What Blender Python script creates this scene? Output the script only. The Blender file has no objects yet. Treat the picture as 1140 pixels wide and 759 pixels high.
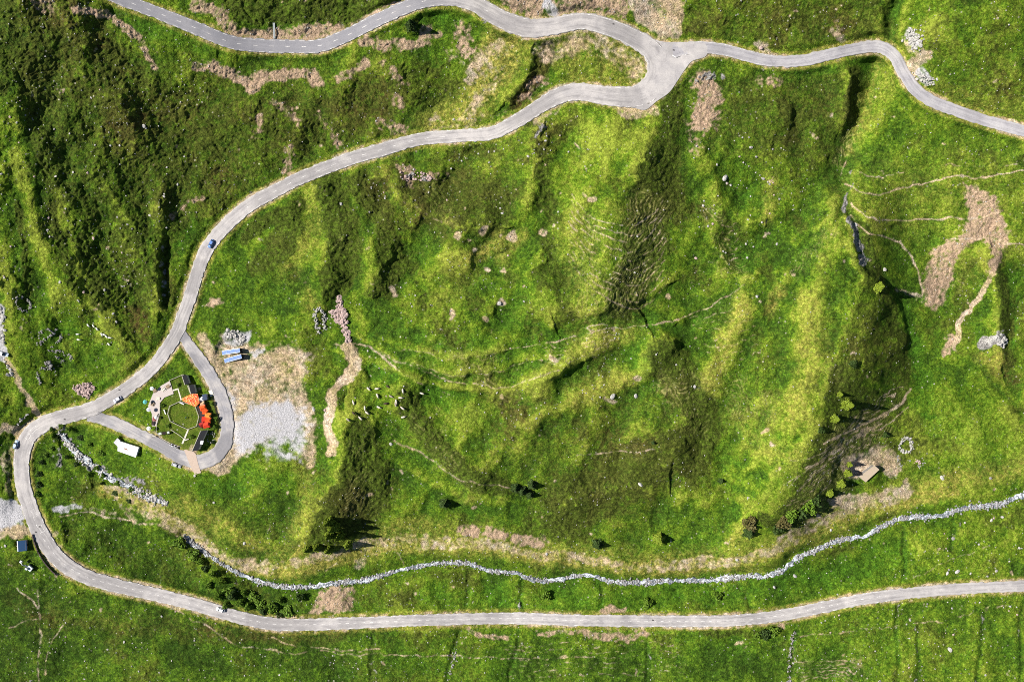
import bpy, bmesh, math, random
import numpy as np
from mathutils import Vector, Matrix, Quaternion

random.seed(7)
C = bpy.context.scene.collection
D = 377.0            # camera height above the datum, metres
PX = 0.43            # metres per photo pixel at the datum
UC, VC = 570.0, 379.5
R = math.radians

# ------------------------------------------------------------------ terrain grid (photo pixels as map coordinates)
ST = 0.85
core_u = np.arange(-42, 1182.01, ST); core_v = np.arange(-42, 802.01, ST)
def outer(n, first, grow):
    d = first * grow ** np.arange(n); return np.cumsum(d)
ou = outer(34, 1.5, 1.19)
gu = np.concatenate([core_u[0] - ou[::-1], core_u, core_u[-1] + ou])
gv = np.concatenate([core_v[0] - ou[::-1], core_v, core_v[-1] + ou])
NU, NV = len(gu), len(gv)
U0, V0 = np.meshgrid(gu, gv)
U0 = U0.astype(np.float32); V0 = V0.astype(np.float32)
DT = 1 / 3.0
incore = np.clip(np.minimum(np.minimum(U0 + 42, 1182 - U0), np.minimum(V0 + 42, 802 - V0)) / 20 + 1, 0, 1)

def vnoise(u, v, lam, seed):
    rng = np.random.RandomState(seed)
    T = rng.rand(256, 256).astype(np.float32)
    a = (seed * 37 % 90) * math.pi / 180
    x = (u * math.cos(a) + v * math.sin(a)) / lam + seed * 3.7 + 1000
    y = (-u * math.sin(a) + v * math.cos(a)) / lam + seed * 1.9 + 1000
    ix = np.floor(x); iy = np.floor(y)
    fx = x - ix; fy = y - iy
    ix = ix.astype(np.int32) & 255; iy = iy.astype(np.int32) & 255
    fx = fx * fx * (3 - 2 * fx); fy = fy * fy * (3 - 2 * fy)
    ix1 = (ix + 1) & 255; iy1 = (iy + 1) & 255
    r = (T[iy, ix] * (1 - fx) + T[iy, ix1] * fx) * (1 - fy) + (T[iy1, ix] * (1 - fx) + T[iy1, ix1] * fx) * fy
    return r
def fbm(u, v, lam, seed, octs=3, gain=0.5):
    s = 0; a = 1; t = 0
    for k in range(octs):
        s = s + a * vnoise(u, v, lam / 2 ** k, seed + 11 * k); t += a; a *= gain
    return s / t          # about 0..1, mean .5
def sstep(a, b, x):
    t = np.clip((x - a) / (b - a), 0, 1); return t * t * (3 - 2 * t)

W1 = fbm(U0, V0, 30, 101, 3) - .5; W2 = fbm(U0, V0, 30, 202, 3) - .5
UW = U0 + W1 * 16; VW = V0 + W2 * 16        # warped coordinates for natural outlines
w1 = fbm(U0, V0, 7, 303, 2) - .5; w2 = fbm(U0, V0, 7, 404, 2) - .5
UW = UW + w1 * 6; VW = VW + w2 * 6

def catmull(pts, step=2.0, closed=False):
    P = [np.array(p, float) for p in pts]
    n = len(P)
    out = []
    for i in range(n - 1 if not closed else n):
        p0 = P[i - 1] if (i > 0 or closed) else 2 * P[0] - P[1]
        p1 = P[i]; p2 = P[(i + 1) % n]
        p3 = P[(i + 2) % n] if (i + 2 < n or closed) else 2 * P[-1] - P[-2]
        L = np.hypot(*(p2 - p1)[:2]); m = max(1, int(L / step))
        for k in range(m):
            t = k / m
            out.append(.5 * ((2 * p1) + (-p0 + p2) * t + (2 * p0 - 5 * p1 + 4 * p2 - p3) * t * t + (-p0 + 3 * p1 - 3 * p2 + p3) * t ** 3))
    if not closed: out.append(P[-1])
    return np.array(out)

def window(pts, pad):
    pts = np.array(pts)[:, :2]
    a, b = np.searchsorted(gu, [pts[:, 0].min() - pad, pts[:, 0].max() + pad])
    c, d = np.searchsorted(gv, [pts[:, 1].min() - pad, pts[:, 1].max() + pad])
    return slice(c, d), slice(a, b)
def pl_dist(pts, X, Y):
    """distance, signed side and position along a polyline"""
    pts = np.array(pts, float)
    best = np.full(X.shape, 1e9, np.float32); side = np.zeros_like(best); along = np.zeros_like(best)
    seg = np.hypot(np.diff(pts[:, 0]), np.diff(pts[:, 1])); cum = np.concatenate([[0], np.cumsum(seg)]); tot = cum[-1]
    for i in range(len(pts) - 1):
        ax, ay = pts[i, :2]; bx, by = pts[i + 1, :2]
        dx, dy = bx - ax, by - ay; L2 = dx * dx + dy * dy + 1e-9
        t = np.clip(((X - ax) * dx + (Y - ay) * dy) / L2, 0, 1)
        ex = X - ax - t * dx; ey = Y - ay - t * dy
        d = np.sqrt(ex * ex + ey * ey)
        m = d < best
        best[m] = d[m]; side[m] = np.sign(dx * ey - dy * ex)[m]; along[m] = ((cum[i] + t * seg[i]) / tot)[m]
    return best, side, along
def inside(poly, X, Y):
    r = np.zeros(X.shape, bool); n = len(poly)
    for i in range(n):
        x1, y1 = poly[i]; x2, y2 = poly[(i + 1) % n]
        if y1 == y2: continue
        c = ((y1 > Y) != (y2 > Y)) & (X < (x2 - x1) * (Y - y1) / (y2 - y1) + x1)
        r ^= c
    return r
M = {k: np.zeros(U0.shape, np.float32) for k in ('heather', 'dry', 'lush', 'pink', 'soil', 'gravel', 'rock', 'brown', 'terr', 'flat', 'lawn')}
tone = np.zeros(U0.shape, np.float32)
def stroke(key, pts, r, s=1.0, warp=1.0):
    ps = catmull(pts, 5) if len(pts) > 2 else np.array(pts, float)
    w = window(ps, r * 1.6 + 14)
    X = U0[w] + (UW[w] - U0[w]) * warp; Y = V0[w] + (VW[w] - V0[w]) * warp
    d, _, _ = pl_dist(ps, X, Y)
    m = s * (sstep(1.5, .35, d / r) if key == 'heather' else sstep(1.75, .1, d / r) if key in ('heather', 'brown', 'dry', 'lush', 'tone', 'terr') else sstep(1.45, .55, d / r))
    if key == 'tone': tone[w] = tone[w] + m
    else: M[key][w] = np.maximum(M[key][w], m)
def poly(key, pts, soft, s=1.0, warp=1.0):
    w = window(pts, soft * 1.6 + 14)
    X = U0[w] + (UW[w] - U0[w]) * warp; Y = V0[w] + (VW[w] - V0[w]) * warp
    d, _, _ = pl_dist(list(pts) + [pts[0]], X, Y)
    sd = np.where(inside(pts, X, Y), d, -d)
    if key == 'heather': soft = soft * 1.8
    m = s * sstep(-soft, soft, sd)
    if key == 'tone': tone[w] = tone[w] + m
    else: M[key][w] = np.maximum(M[key][w], m)

# ------------------------------------------------------------------ roads and stream: centre lines (u, v, width px)
ROAD = [(60,-38,14),(105,-14,14),(137,0,14),(179,16,14),(224,34,15),(253,46,15),(280,50.5,15),(325,52,15),(356,51,15),(385.5,40,15),(417,24,15),(449,9.5,15),(475,1,15),(502,-1,16),(527,4,18),
 (545,14,20),(562,23,21),(586,31,22),(613,30,20),(647,24,19),(679,31,20),(706,43,21),(724,55,23),(733,70,26),(732,87,27),(723,100,27),(706,107.5,25),(679,107,22),(647,102.5,20),(626,105.5,19),(605,116,17),(584,129.5,16),(562,142,15),
 (543.6,149,14.5),(504,151.6,14.5),(464.6,155.6,14.5),(427.6,166,15),(390.7,176.6,15),(359,188.5,15),(333,199,15),(306,213,15),(280,227,15.5),(258,245,15.5),(240,264,15.5),(228,282,15.5),(219,306,15),(211,332,15),(204,351,15),
 (196,372,15),(179,398,15),(161,417,15),(140,433,15),(116,448,15.5),(95,457.5,16.5),(71,464,17),(50,471.5,18),(34,483,18.5),(26,499,18.5),(24,517.6,17.5),(26,541,17.5),(31.6,560,18),(41,585,19),(54,608,19),(71,627,18.5),(97.5,642,17),(132,652,16),(169,660.5,15.5),(211,671,15),(250.5,682.5,14.5),(277,689.5,14.5),(306,694.5,14.5),(333,695,14),(372,694,13.5),(438,691.3,13),
 (504,689,13),(580,688,13),(639,690,13),(718,691,13),(797,691,13),(840,688.5,13),(879.5,683,13),(919,675,13),(958.6,667,13),(998,661.5,13),(1038,657.5,12.5),(1077,654.5,12.5),(1140,652,12.5),(1185,650,12.5),(1260,647,12.5)]
BRANCH = [(738,66,17),(748,58,16),(762,54.5,14.5),(784,53,13.5),(810.5,56.5,13),(834,63,13),(860,68,13),(893,67.5,13),(927,60,13),(959,53.5,13),(980,52.5,14),(995.6,62.5,14),(1006,81,13.5),(1017,97.5,13.5),(1035,111.5,13.5),(1064,123,13),(1098,134.5,13),(1140,146,13),(1185,158,13),(1260,178,13)]
LANE = [(199,366,12),(207,379,12),(219,396,14),(232,415,15),(245,438.6,15),(252,462,15),(253,481,15),(247,499,16),(235,510,17),(219,514,16),(200,508,15),(179,496,14),(158,485.5,14),(137,475,14),(118,467.5,14),(98,462,12)]
STREAM_A = [(66,482,5),(74,490,6),(85,503,8),(97,512,9),(108,521,7),(122,532,8),(140,540,8),(152,546,8),(165,553,8),(178,557,7),(186,560,4)]
STREAM_B = [(205,596,3),(210,601,6),(220,609,7),(240,623,7),(258,634,6),(280,644,6),(300,650,6.5),(325,653,7),(352,652,7),(380,648,7),(408,645,7),(432,638,6),(460,631,6),(490,627,6),(515,626,6),(530,630,6),(545,635,6),(575,638,6),(594,645,7),(613,646,6),(635,642,6),(655,640,6),(676,646,6.5),(700,648,7),(722,648,7.5),(752,646,7),(782,646,7),(812,643,7),(835,641,7),(852,641,7),(868,636,7),(880,628,7),(886,621,7.5),(900,616,7),(922,606,7),(945,599,7),(962,597,6.5),(973,591,7.5),(985,584,7),(1000,578,7.5),(1020,575,8),(1042,575,8),(1055,571,8),(1073,566,8.5),(1095,563,8.5),(1115,561,8.5),(1130,554,8.5),(1150,549,8.5),(1185,543,8),(1260,530,8)]

# ------------------------------------------------------------------ macro height: thin plate spline through hand set levels
CP = [(-60,-60,52),(0,0,46),(0,120,38),(0,250,27),(0,380,14),(-60,400,18),(100,0,36),(90,120,30),(95,250,18),(100,370,7),(200,60,26),(190,160,18),(160,300,7),(150,380,3),
 (300,50,21),(300,130,17),(420,25,22),(430,110,14),(520,0,26),(330,-50,35),(520,-60,38),(640,25,23),(735,80,19),(660,105,17),(550,148,12),(450,160,9),(340,198,6.5),(240,264,4.5),(211,332,2.5),(196,372,1.5),(140,433,0),(60,467,-2),(26,510,-4),(32,560,-6),(60,615,-8),(130,652,-9.5),(250,682,-11),
 (0,470,2),(0,560,-4),(-60,560,-4),(0,700,-12),(-60,800,-18),(200,457,-.5),(170,490,-1),(255,450,0),(300,470,0),(340,440,.5),(260,390,1),(230,330,3),(340,300,6),(300,260,7),(150,520,-5),(120,560,-9),(100,600,-9),(200,560,-6),(170,610,-13),(240,560,-4),(300,560,-4),(215,605,-14.5),
 (340,560,-3),(390,420,1),(440,400,2),(430,520,-6),(480,440,2),(520,480,2),(520,560,-5),(440,590,-11),(350,615,-12.5),
 (280,644,-15),(352,652,-15),(460,631,-14.5),(545,635,-14),(650,641,-13.5),(780,646,-12.5),(880,628,-11.5),(985,584,-9),(1140,552,-6),(1200,540,-5),
 (440,691,-11),(640,690,-10.5),(800,691,-9.5),(960,667,-7.5),(1140,652,-3),(1200,650,-2),(440,670,-13),(800,668,-11.5),(1050,610,-6),
 (400,760,-14),(640,760,-12),(900,760,-9),(1140,760,-4),(250,760,-16),(100,760,-17),(640,850,-16),(1200,850,-6),
 (460,250,9),(520,330,6),(560,250,11),(560,400,6),(620,200,14),(640,300,13),(620,400,9),(700,180,16),(760,260,9),(700,400,4),(760,370,5),(640,460,6),(560,500,3),(700,480,4),(640,560,-4),(740,560,-3),(760,610,-10),(640,615,-11.5),(540,600,-10),
 (800,120,16),(860,90,18),(820,220,12),(860,330,9),(820,430,7),(800,520,1),(840,590,-8),(900,250,12),(940,180,11),(900,430,9),(880,510,4),(940,330,13),(950,430,8),(920,560,-6),(1015,330,1),(1015,420,-2),(1000,500,-3.5),(970,540,-5.5),(1060,500,-2),(1080,400,2),(1050,300,8),(1060,220,15),(1000,240,9),(1100,150,22),(1000,100,20),(960,55,19),(860,68,20),(1050,40,33),(1140,60,36),(1140,200,20),(1140,300,12),(1140,420,3),(900,0,28),(780,0,28),(1200,-60,48),(800,-60,36),(1100,560,-5),(1000,0,30),(1140,0,44)]
cp = np.array(CP, float)
def tps_k(r2): return r2 * np.log(np.maximum(r2, 1e-9)) * .5
n = len(cp); q = cp[:, :2] / 200
K = tps_k(((q[:, None] - q[None]) ** 2).sum(-1)) + np.eye(n) * .02
Pm = np.hstack([np.ones((n, 1)), q])
A = np.zeros((n + 3, n + 3)); A[:n, :n] = K; A[:n, n:] = Pm; A[n:, :n] = Pm.T
sol = np.linalg.solve(A, np.concatenate([cp[:, 2], [0, 0, 0]]))
cu = np.arange(-70, 1211, 8.0); cv = np.arange(-70, 861, 8.0)
gx, gy = np.meshgrid(cu / 200, cv / 200)
hc = sol[n] + sol[n + 1] * gx + sol[n + 2] * gy
for i in range(n): hc += sol[i] * tps_k((gx - q[i, 0]) ** 2 + (gy - q[i, 1]) ** 2)
def bil(F, fu, fv, u, v):
    i = np.clip(np.searchsorted(fu, u) - 1, 0, len(fu) - 2); j = np.clip(np.searchsorted(fv, v) - 1, 0, len(fv) - 2)
    a = np.clip((u - fu[i]) / (fu[i + 1] - fu[i]), 0, 1); b = np.clip((v - fv[j]) / (fv[j + 1] - fv[j]), 0, 1)
    return (F[j, i] * (1 - a) + F[j, i + 1] * a) * (1 - b) + (F[j + 1, i] * (1 - a) + F[j + 1, i + 1] * a) * b
H = bil(hc, cu, cv, np.clip(U0, -70, 1208), np.clip(V0, -70, 858)).astype(np.float32)
edge = np.maximum(np.maximum(-40 - U0, U0 - 1180), np.maximum(-40 - V0, V0 - 800)).clip(0, None)
H += (fbm(U0, V0, 700, 51, 3) - .5) * np.clip(edge / 800, 0, 1) * 70

def ridge(pts, amp, ww, we):
    ps = catmull(pts, 5) if len(pts) > 2 else np.array(pts, float)
    w = window(ps, max(ww, we) * 2.6 + 14)
    X = U0[w] + (UW[w] - U0[w]) * .7; Y = V0[w] + (VW[w] - V0[w]) * .7
    d, s, t = pl_dist(ps, X, Y)
    # lines are drawn downwards on the map: side < 0 is east
    east = s < 0
    H[w] = H[w] + amp * np.where(east, np.exp(-(d / we) ** 2), np.exp(-(d / ww) ** 2))
RIDGES = [
 ([(358,205),(366,250),(360,300)],4.2,22,24),([(398,212),(410,250),(414,320)],3,16,24),([(322,215),(330,250),(308,300)],2.2,16,14),
 ([(700,180),(690,230),(682,280),(672,330)],6,48,46),([(386,462),(384,500),(376,540),(345,590)],6.5,18,42),([(446,436),(458,470),(490,508),(540,530)],3.2,20,22),
 ([(735,395),(750,430),(748,500)],5,40,30),([(604,160),(592,220),(600,290),(612,340)],2.8,26,18),
 ([(948,246),(951,290),(957,330),(950,390),(918,460),(878,540),(850,592)],12,44,46),([(946,248),(952,285),(962,304),(978,315),(992,331)],3.2,7,3.2),([(1000,338),(1006,360),(1006,384)],2.5,8,3.5),([(945,86),(948,108),(942,130)],1.8,7,3),([(880,116),(878,140)],1.6,7,3.5),
 ([(15,120),(34,220),(58,320),(75,380)],1.3,16,20),([(55,140),(78,240),(104,330),(125,370)],1.3,16,20),([(100,150),(128,220),(160,310)],1.3,16,20),([(-12,150),(2,270),(14,350)],1.2,15,18),([(20,-10),(50,60),(85,140)],1.3,18,24),([(85,20),(105,90),(150,160)],2.4,16,20),([(140,110),(170,180),(185,240)],2,16,16),
 ([(800,226),(800,270),(806,300)],2.6,16,14),([(832,318),(812,370),(792,420)],3.2,20,24),([(902,318),(896,380),(886,450)],3.6,26,30),([(874,308),(858,350)],2,12,14),
 ([(935,70),(940,100),(934,140)],2.6,16,12),([(866,100),(868,150),(880,180)],2.6,20,16),([(778,170),(800,210),(830,250)],2,16,12),
 ([(1104,285),(1112,330),(1116,400)],4.5,18,10),([(178,240),(176,290),(174,345)],1.8,14,9),([(740,90),(736,130),(716,190)],3,20,22),
 ([(660,372),(640,392),(600,430)],1.8,16,16),([(740,384),(690,420),(640,440)],2,16,20),([(520,262),(500,320),(508,360)],2,22,22),([(545,240),(530,280),(500,290)],1.6,12,14),
 ([(560,380),(520,402),(470,396)],1.4,12,14),([(300,520),(280,560),(270,590)],1.6,20,20),([(850,380),(846,440)],2.2,22,18),([(860,180),(856,230)],2,20,14),
 ([(250,590),(280,600),(330,606)],1.6,12,12),([(384,396),(430,410),(480,427),(530,433),(580,428),(640,406)],1.5,4,12),([(400,380),(450,402),(500,414),(550,414),(612,395)],1.3,4,10),([(436,384),(500,397),(560,393)],1.2,4,9),([(430,196),(452,226),(500,252),(556,256)],1.5,5,14),([(560,440),(600,424),(650,392),(700,374)],2.2,12,12),([(590,470),(640,446),(700,420),(722,404)],2.2,12,12),([(640,345),(690,340),(740,318)],1.4,5,14),([(760,350),(800,322),(836,310)],1.6,8,14),([(640,560),(700,548),(780,556)],1.6,12,14),([(450,520),(500,545),(560,560)],1.6,8,14),([(395,60),(380,110),(376,150)],2.6,16,14),([(430,70),(450,110)],2,16,18),([(460,10),(452,30)],1.5,8,8),
 ([(590,62),(584,86),(566,108)],3.2,14,9),([(345,110),(330,160)],2,12,12)]
for r_ in RIDGES:
    um = np.mean([p[0] for p in r_[0]]); vm = np.mean([p[1] for p in r_[0]])
    ridge(r_[0], r_[1] * (1.3 if 330 < um < 930 and 170 < vm < 600 else 1), r_[2], r_[3])
# gullies
for pts, a, wd in [([(1004,-20),(994,20),(988,50)],-4,8),([(978,60),(962,120),(944,165),(936,195),(942,232),(950,256)],-5,14),([(952,262),(972,300),(990,322),(1004,350),(1012,400)],-2.2,10),
                   ([(1140,330),(1128,360),(1122,410),(1140,460)],-1.6,8),([(186,270),(184,310),(182,340)],-2.5,5),([(700,360),(712,410),(740,440),(760,480)],-1.6,18),
                   ([(500,370),(560,360),(640,372),(700,360),(760,340),(820,320)],-1.3,11),([(640,645),(640,670)],-.7,6)]:
    ps = catmull(pts, 5); w = window(ps, wd * 3); d, _, _ = pl_dist(ps, U0[w] + (UW[w] - U0[w]) * .6, V0[w] + (VW[w] - V0[w]) * .6); H[w] += a * np.exp(-(d / wd) ** 2)
GUL = []
def small_gully(pts, a=-.75, wd=2.8):
    GUL.append(pts)
    ps = catmull(pts, 4); w = window(ps, wd * 3 + 6); d, _, _ = pl_dist(ps, U0[w] + (UW[w] - U0[w]) * .5, V0[w] + (VW[w] - V0[w]) * .5); H[w] += a * np.exp(-(d / wd) ** 2)
for g in [[(523,635),(522,660),(518,676)],[(580,644),(584,676)],[(666,648),(670,660),(668,675)],[(798,652),(802,668)],[(822,646),(834,668),(838,680)],[(1006,588),(1008,620),(1004,645)],[(1060,580),(1058,610)],
          [(512,697),(506,720),(496,759)],[(575,694),(574,720),(566,759)],[(1000,668),(996,705),(1002,740),(1000,770)],[(886,705),(882,735),(878,765)],[(1096,690),(1092,720),(1088,765)],[(1138,660),(1136,720),(1138,765)],
          [(1024,700),(1022,765)],[(415,705),(410,765)],[(1086,400),(1110,430),(1138,460)],[(720,716),(718,765)]]:
    small_gully(g)
def aniso(u, v, dx, dy, across, along_, seed, octs=2):
    q = u * dy - v * dx; p = u * dx + v * dy
    return fbm(q, p * across / along_, across, seed, octs)
midzone = sstep(300, 400, U0) * sstep(1010, 930, U0) * sstep(110, 170, V0) * sstep(620, 560, V0)
H += (fbm(U0, V0, 60, 61, 2) - .5) * 4.5 + (fbm(UW, VW, 26, 62, 2) - .5) * 2.2
H += midzone * ((aniso(UW, VW, -.42, .91, 34, 80, 71) - .5) * 6 + (aniso(UW, VW, -.55, .83, 18, 40, 72) - .5) * 1.5)
westzone = sstep(230, 150, U0) * sstep(440, 380, V0)
H += westzone * (aniso(UW, VW, .38, .92, 20, 70, 73) - .5) * 2.6
Hm_contour = H.copy()
def blur(F, r, times=2):
    for _ in range(times):
        for ax in (0, 1):
            P_ = np.pad(F, [(r + 1, r) if a == ax else (0, 0) for a in (0, 1)], mode='edge').astype(np.float64).cumsum(ax)
            n_ = F.shape[ax]
            F = ((P_[2 * r + 1:2 * r + 1 + n_] - P_[:n_]) if ax == 0 else (P_[:, 2 * r + 1:2 * r + 1 + n_] - P_[:, :n_])) / (2 * r + 1)
    return F.astype(np.float32)
# dry crests and moist hollows
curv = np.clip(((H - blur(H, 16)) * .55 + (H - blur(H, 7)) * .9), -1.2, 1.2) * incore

# ------------------------------------------------------------------ carve stream and roads
def line_with(pts, step=2.0): return catmull(pts, step)
stream_lines = [line_with(STREAM_A), line_with(STREAM_B)]
for sl in stream_lines:
    h = bil(H, gu, gv, sl[:, 0], sl[:, 1]); k = np.ones(25) / 25
    h = np.convolve(np.pad(h, 12, mode='edge'), k, 'valid')
    sl_h = h - 1.3
    w = window(sl, 40)
    d, s, t = pl_dist(sl, U0[w], V0[w])
    cum = np.concatenate([[0], np.cumsum(np.hypot(np.diff(sl[:, 0]), np.diff(sl[:, 1])))]); cum /= cum[-1]
    hh = np.interp(t, cum, sl_h); ww = np.interp(t, cum, sl[:, 2]) / 2
    k = sstep(ww + 9, ww * .8, d)
    H[w] = H[w] * (1 - k) + (hh) * k
    M['flat'][w] = np.maximum(M['flat'][w], .6 * sstep(ww + 2, ww, d))
road_lines = {'road': line_with(ROAD), 'branch': line_with(BRANCH), 'lane': line_with(LANE)}
rh = {}; num = np.zeros(U0.shape, np.float32); den = np.full(U0.shape, 1e-9, np.float32); cover = np.full(U0.shape, 1e9, np.float32); fall = np.zeros(U0.shape, np.float32)
for name, L in road_lines.items():
    h = bil(H, gu, gv, L[:, 0], L[:, 1]); kk = np.hanning(63); kk /= kk.sum()
    h = np.convolve(np.pad(h, 31, mode='edge'), kk, 'valid'); rh[name] = h
def end_snap(name, other, at, nblend=26):
    L, O = road_lines[name], road_lines[other]
    idx = 0 if at == 0 else len(L) - 1
    j = np.argmin(np.hypot(O[:, 0] - L[idx, 0], O[:, 1] - L[idx, 1]))
    dlt = rh[other][j] - rh[name][idx]
    for k in range(nblend):
        i = k if at == 0 else len(L) - 1 - k
        rh[name][i] += dlt * (1 - k / nblend)
end_snap('branch', 'road', 0); end_snap('lane', 'road', 0); end_snap('lane', 'road', 1)
for name, L in road_lines.items():
    w = window(L, 46)
    d, s, t = pl_dist(L, U0[w], V0[w])
    cum = np.concatenate([[0], np.cumsum(np.hypot(np.diff(L[:, 0]), np.diff(L[:, 1])))]); cum /= cum[-1]
    hh = np.interp(t, cum, rh[name]); ww = np.interp(t, cum, L[:, 2]) / 2
    wt = 1 / (np.maximum(d - ww * .6, 0) ** 2 + 1.0) ** 2
    num[w] += wt * hh; den[w] += wt
    cover[w] = np.minimum(cover[w], d - ww)
RH = np.where(den > 1e-8, num / den, H)
APRON = [(704,118),(718,122.5),(731,113),(745,103),(755,89),(763,77),(771,68),(786,62.5),(786,50),(775,47.5),(758,47),(742,47),(728,44),(712,37),(708,44),(722,56),(730,70),(729,86),(720,99),(708,107)]
w = window(APRON, 20); dd, _, _ = pl_dist(APRON + [APRON[0]], U0[w], V0[w]); dd = np.where(inside(APRON, U0[w], V0[w]), -dd, dd); cover[w] = np.minimum(cover[w], dd)
k = sstep(11, 1.5, cover) * (cover < 40)
H = np.where(k > 0, H * (1 - k) + (RH - .14) * k, H)
M['flat'] = np.maximum(M['flat'], sstep(5, 1.5, cover))
# pads under buildings and yards
def pad(u, v, r, soft=8):
    w = window([(u, v)], r + soft + 4); d = np.hypot(U0[w] - u, V0[w] - v); h = float(bil(H, gu, gv, np.array([u]), np.array([v]))[0])
    k = sstep(r + soft, r, d) * sstep(0, 4, cover[w]); H[w] = H[w] * (1 - k) + h * k
pad(198, 457, 42, 10); pad(964, 525, 13, 6); pad(28, 606, 8, 5); pad(143, 499, 12, 6); pad(260, 396, 16); pad(36, 630, 9, 5); pad(300, 475, 34, 12)

# ------------------------------------------------------------------ ground cover
hs = lambda p, r, s=1.0: stroke('heather', p, r, s)
poly('heather', [(-60,-60),(95,-60),(120,20),(160,70),(230,95),(330,100),(400,85),(470,55),(515,60),(530,100),(480,135),(430,150),(360,175),(300,205),(250,235),(205,275),(190,340),(150,365),(100,330),(60,240),(20,120),(-60,80)], 14, .62)
poly('heather', [(205,-40),(480,-40),(470,-6),(425,14),(385,32),(300,30),(262,22),(235,2)], 5, .85)
poly('heather', [(765,-40),(1000,-40),(995,20),(975,40),(930,48),(880,56),(830,50),(770,44)], 6, .52)
poly('heather', [(1030,-40),(1240,-40),(1240,150),(1140,128),(1080,108),(1040,88),(1020,30)], 8, .4)
poly('heather', [(770,80),(860,78),(950,70),(965,90),(950,140),(930,190),(860,200),(790,180),(760,140)], 10, .5)
for p, r, s in [([(278,262),(305,243),(332,227)],10,1),([(284,298),(308,280),(328,248)],13,1.1),([(366,205),(380,250),(384,290),(370,314)],19,1.15),([(402,205),(426,245),(438,300),(426,325)],18,.95),([(445,190),(470,235),(510,262),(556,242)],20,.6),([(448,190),(456,222)],11,.7),
  ([(560,200),(520,240),(470,240)],20,.5),([(738,180),(724,230),(714,290),(696,334)],25,1.1),([(752,195),(756,245)],9,.75),([(808,240),(812,292)],9,.7),([(745,88),(748,140),(724,195)],13,.9),([(590,138),(608,168),(604,205),(620,245)],11,.7),([(480,176),(540,162),(600,150),(640,130)],9,.5),
  ([(604,255),(622,320),(630,348)],12,.6),([(452,445),(468,478),(506,515),(560,545)],15,1),([(742,402),(766,440),(782,475),(768,510)],25,1.1),([(842,375),(850,432)],15,.5),([(960,250),(972,300),(990,340),(1004,400),(996,460)],9,.8),
  ([(950,420),(980,400),(1000,420)],22,.6),([(925,300),(915,370),(905,430)],22,.4),([(1108,290),(1122,345),(1124,400)],8,.9),([(876,118),(880,160)],11,.9),([(950,84),(944,128)],9,1),([(905,185),(890,160)],9,.7),
  ([(60,688),(120,700),(300,715),(370,715)],8,.5),([(380,700),(440,712)],6,.5),([(780,706),(860,700)],5,.7),([(195,588),(212,612),(250,640),(300,672)],9,.6),([(30,60),(44,140),(60,200)],14,.95),([(110,60),(140,140)],18,.8),([(95,270),(115,340)],14,.9),([(60,230),(80,320)],9,.8),([(150,250),(165,320)],14,.7),([(20,230),(30,330)],6,.8),
  ([(185,270),(186,340)],6,1),([(150,350),(140,390)],8,.6),([(452,30),(462,22)],5,1),([(574,112),(590,98),(602,72),(612,52)],11,1.1),([(1000,480),(960,520),(900,580)],18,.5),([(700,690),(700,690.5)],1,.1),([(240,560),(290,580)],16,.45),([(850,580),(880,585),(905,562)],9,.9)]:
    hs(p, r, s)
poly('heather', [(396,462),(424,478),(440,545),(422,588),(388,604),(345,606),(350,570),(374,530),(386,495)], 6, 1)
poly('heather', [(440,186),(500,180),(560,190),(590,200),(575,236),(520,262),(470,256),(444,226)], 10, .75)
for p_ in [(470,330),(520,330),(600,300),(560,300),(500,370),(590,360),(460,300),(640,470),(560,470),(820,250),(850,290),(780,300),(880,240)]:
    hs([p_, (p_[0] + 8, p_[1] + 14)], 11, .62)
poly('heather', [(610,525),(680,492),(740,470),(790,470),(792,515),(760,545),(700,572),(640,602),(560,600),(596,560)], 13, .85)
poly('heather', [(928,400),(960,420),(996,450),(985,478),(950,526),(905,580),(868,596),(866,565),(895,505),(915,455)], 6, .88)
poly('heather', [(944,250),(964,285),(984,312),(1000,340),(1008,395),(1004,440),(985,480),(950,522),(905,578),(868,592),(878,560),(912,500),(926,440),(936,375),(948,325)], 7, .56)
for g_ in GUL: stroke('heather', g_, 3.5, .42, 1.6); stroke('rock', g_, 1.0, .22, 1.6)
# bare pinkish scree
for p, r, s in [([(88,10),(112,18),(138,30),(152,42)],5,1),([(152,42),(163,62),(172,80)],4,.8),([(40,0),(62,8)],6,.7),([(218,72),(240,72),(262,84),(284,96),(300,84),(340,82),(352,92)],6,1),([(375,88),(400,76),(408,66)],5,.9),([(405,42),(440,48),(468,50),(476,30)],6,.85),([(470,42),(490,38)],4,.7),([(512,34),(520,56)],9,.7),
  ([(262,40),(300,39),(340,42),(384,36)],8,1),([(222,8),(246,18),(262,40)],7,.8),([(395,30),(440,8)],4,.6),([(430,70),(450,90)],5,.45),([(286,128),(284,150)],4,.6),([(310,118),(330,135)],5,.5),([(354,128),(376,160)],5,.5),([(325,165),(320,190)],6,.55),
  ([(516,588),(530,594)],6,1),([(545,596),(560,598)],7,1),([(575,600),(602,602)],6,1),([(672,680),(698,681)],4,1),([(782,92),(790,110),(784,132)],13,1),([(844,92),(868,92)],6,.6),([(770,140),(776,165)],7,.5),([(240,337),(236,338)],7,.9),([(600,90),(585,108)],8,.6),([(450,190),(500,196)],5,.5),([(444,185),(460,205)],5,.5),
  ([(196,240),(225,222)],4,.6),([(1062,376),(1056,388)],5,.8),([(600,700),(660,705),(720,708)],4,.7),([(520,702),(560,706)],3,.8),([(886,682),(870,700)],3,.5),([(440,110),(452,122)],6,.5),([(425,135),(450,145)],6,.5)]:
    stroke('pink', p, r, s)
poly('pink', [(545,-30),(700,-30),(702,10),(690,22),(650,10),(610,16),(585,18),(562,8)], 4, .85)
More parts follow.
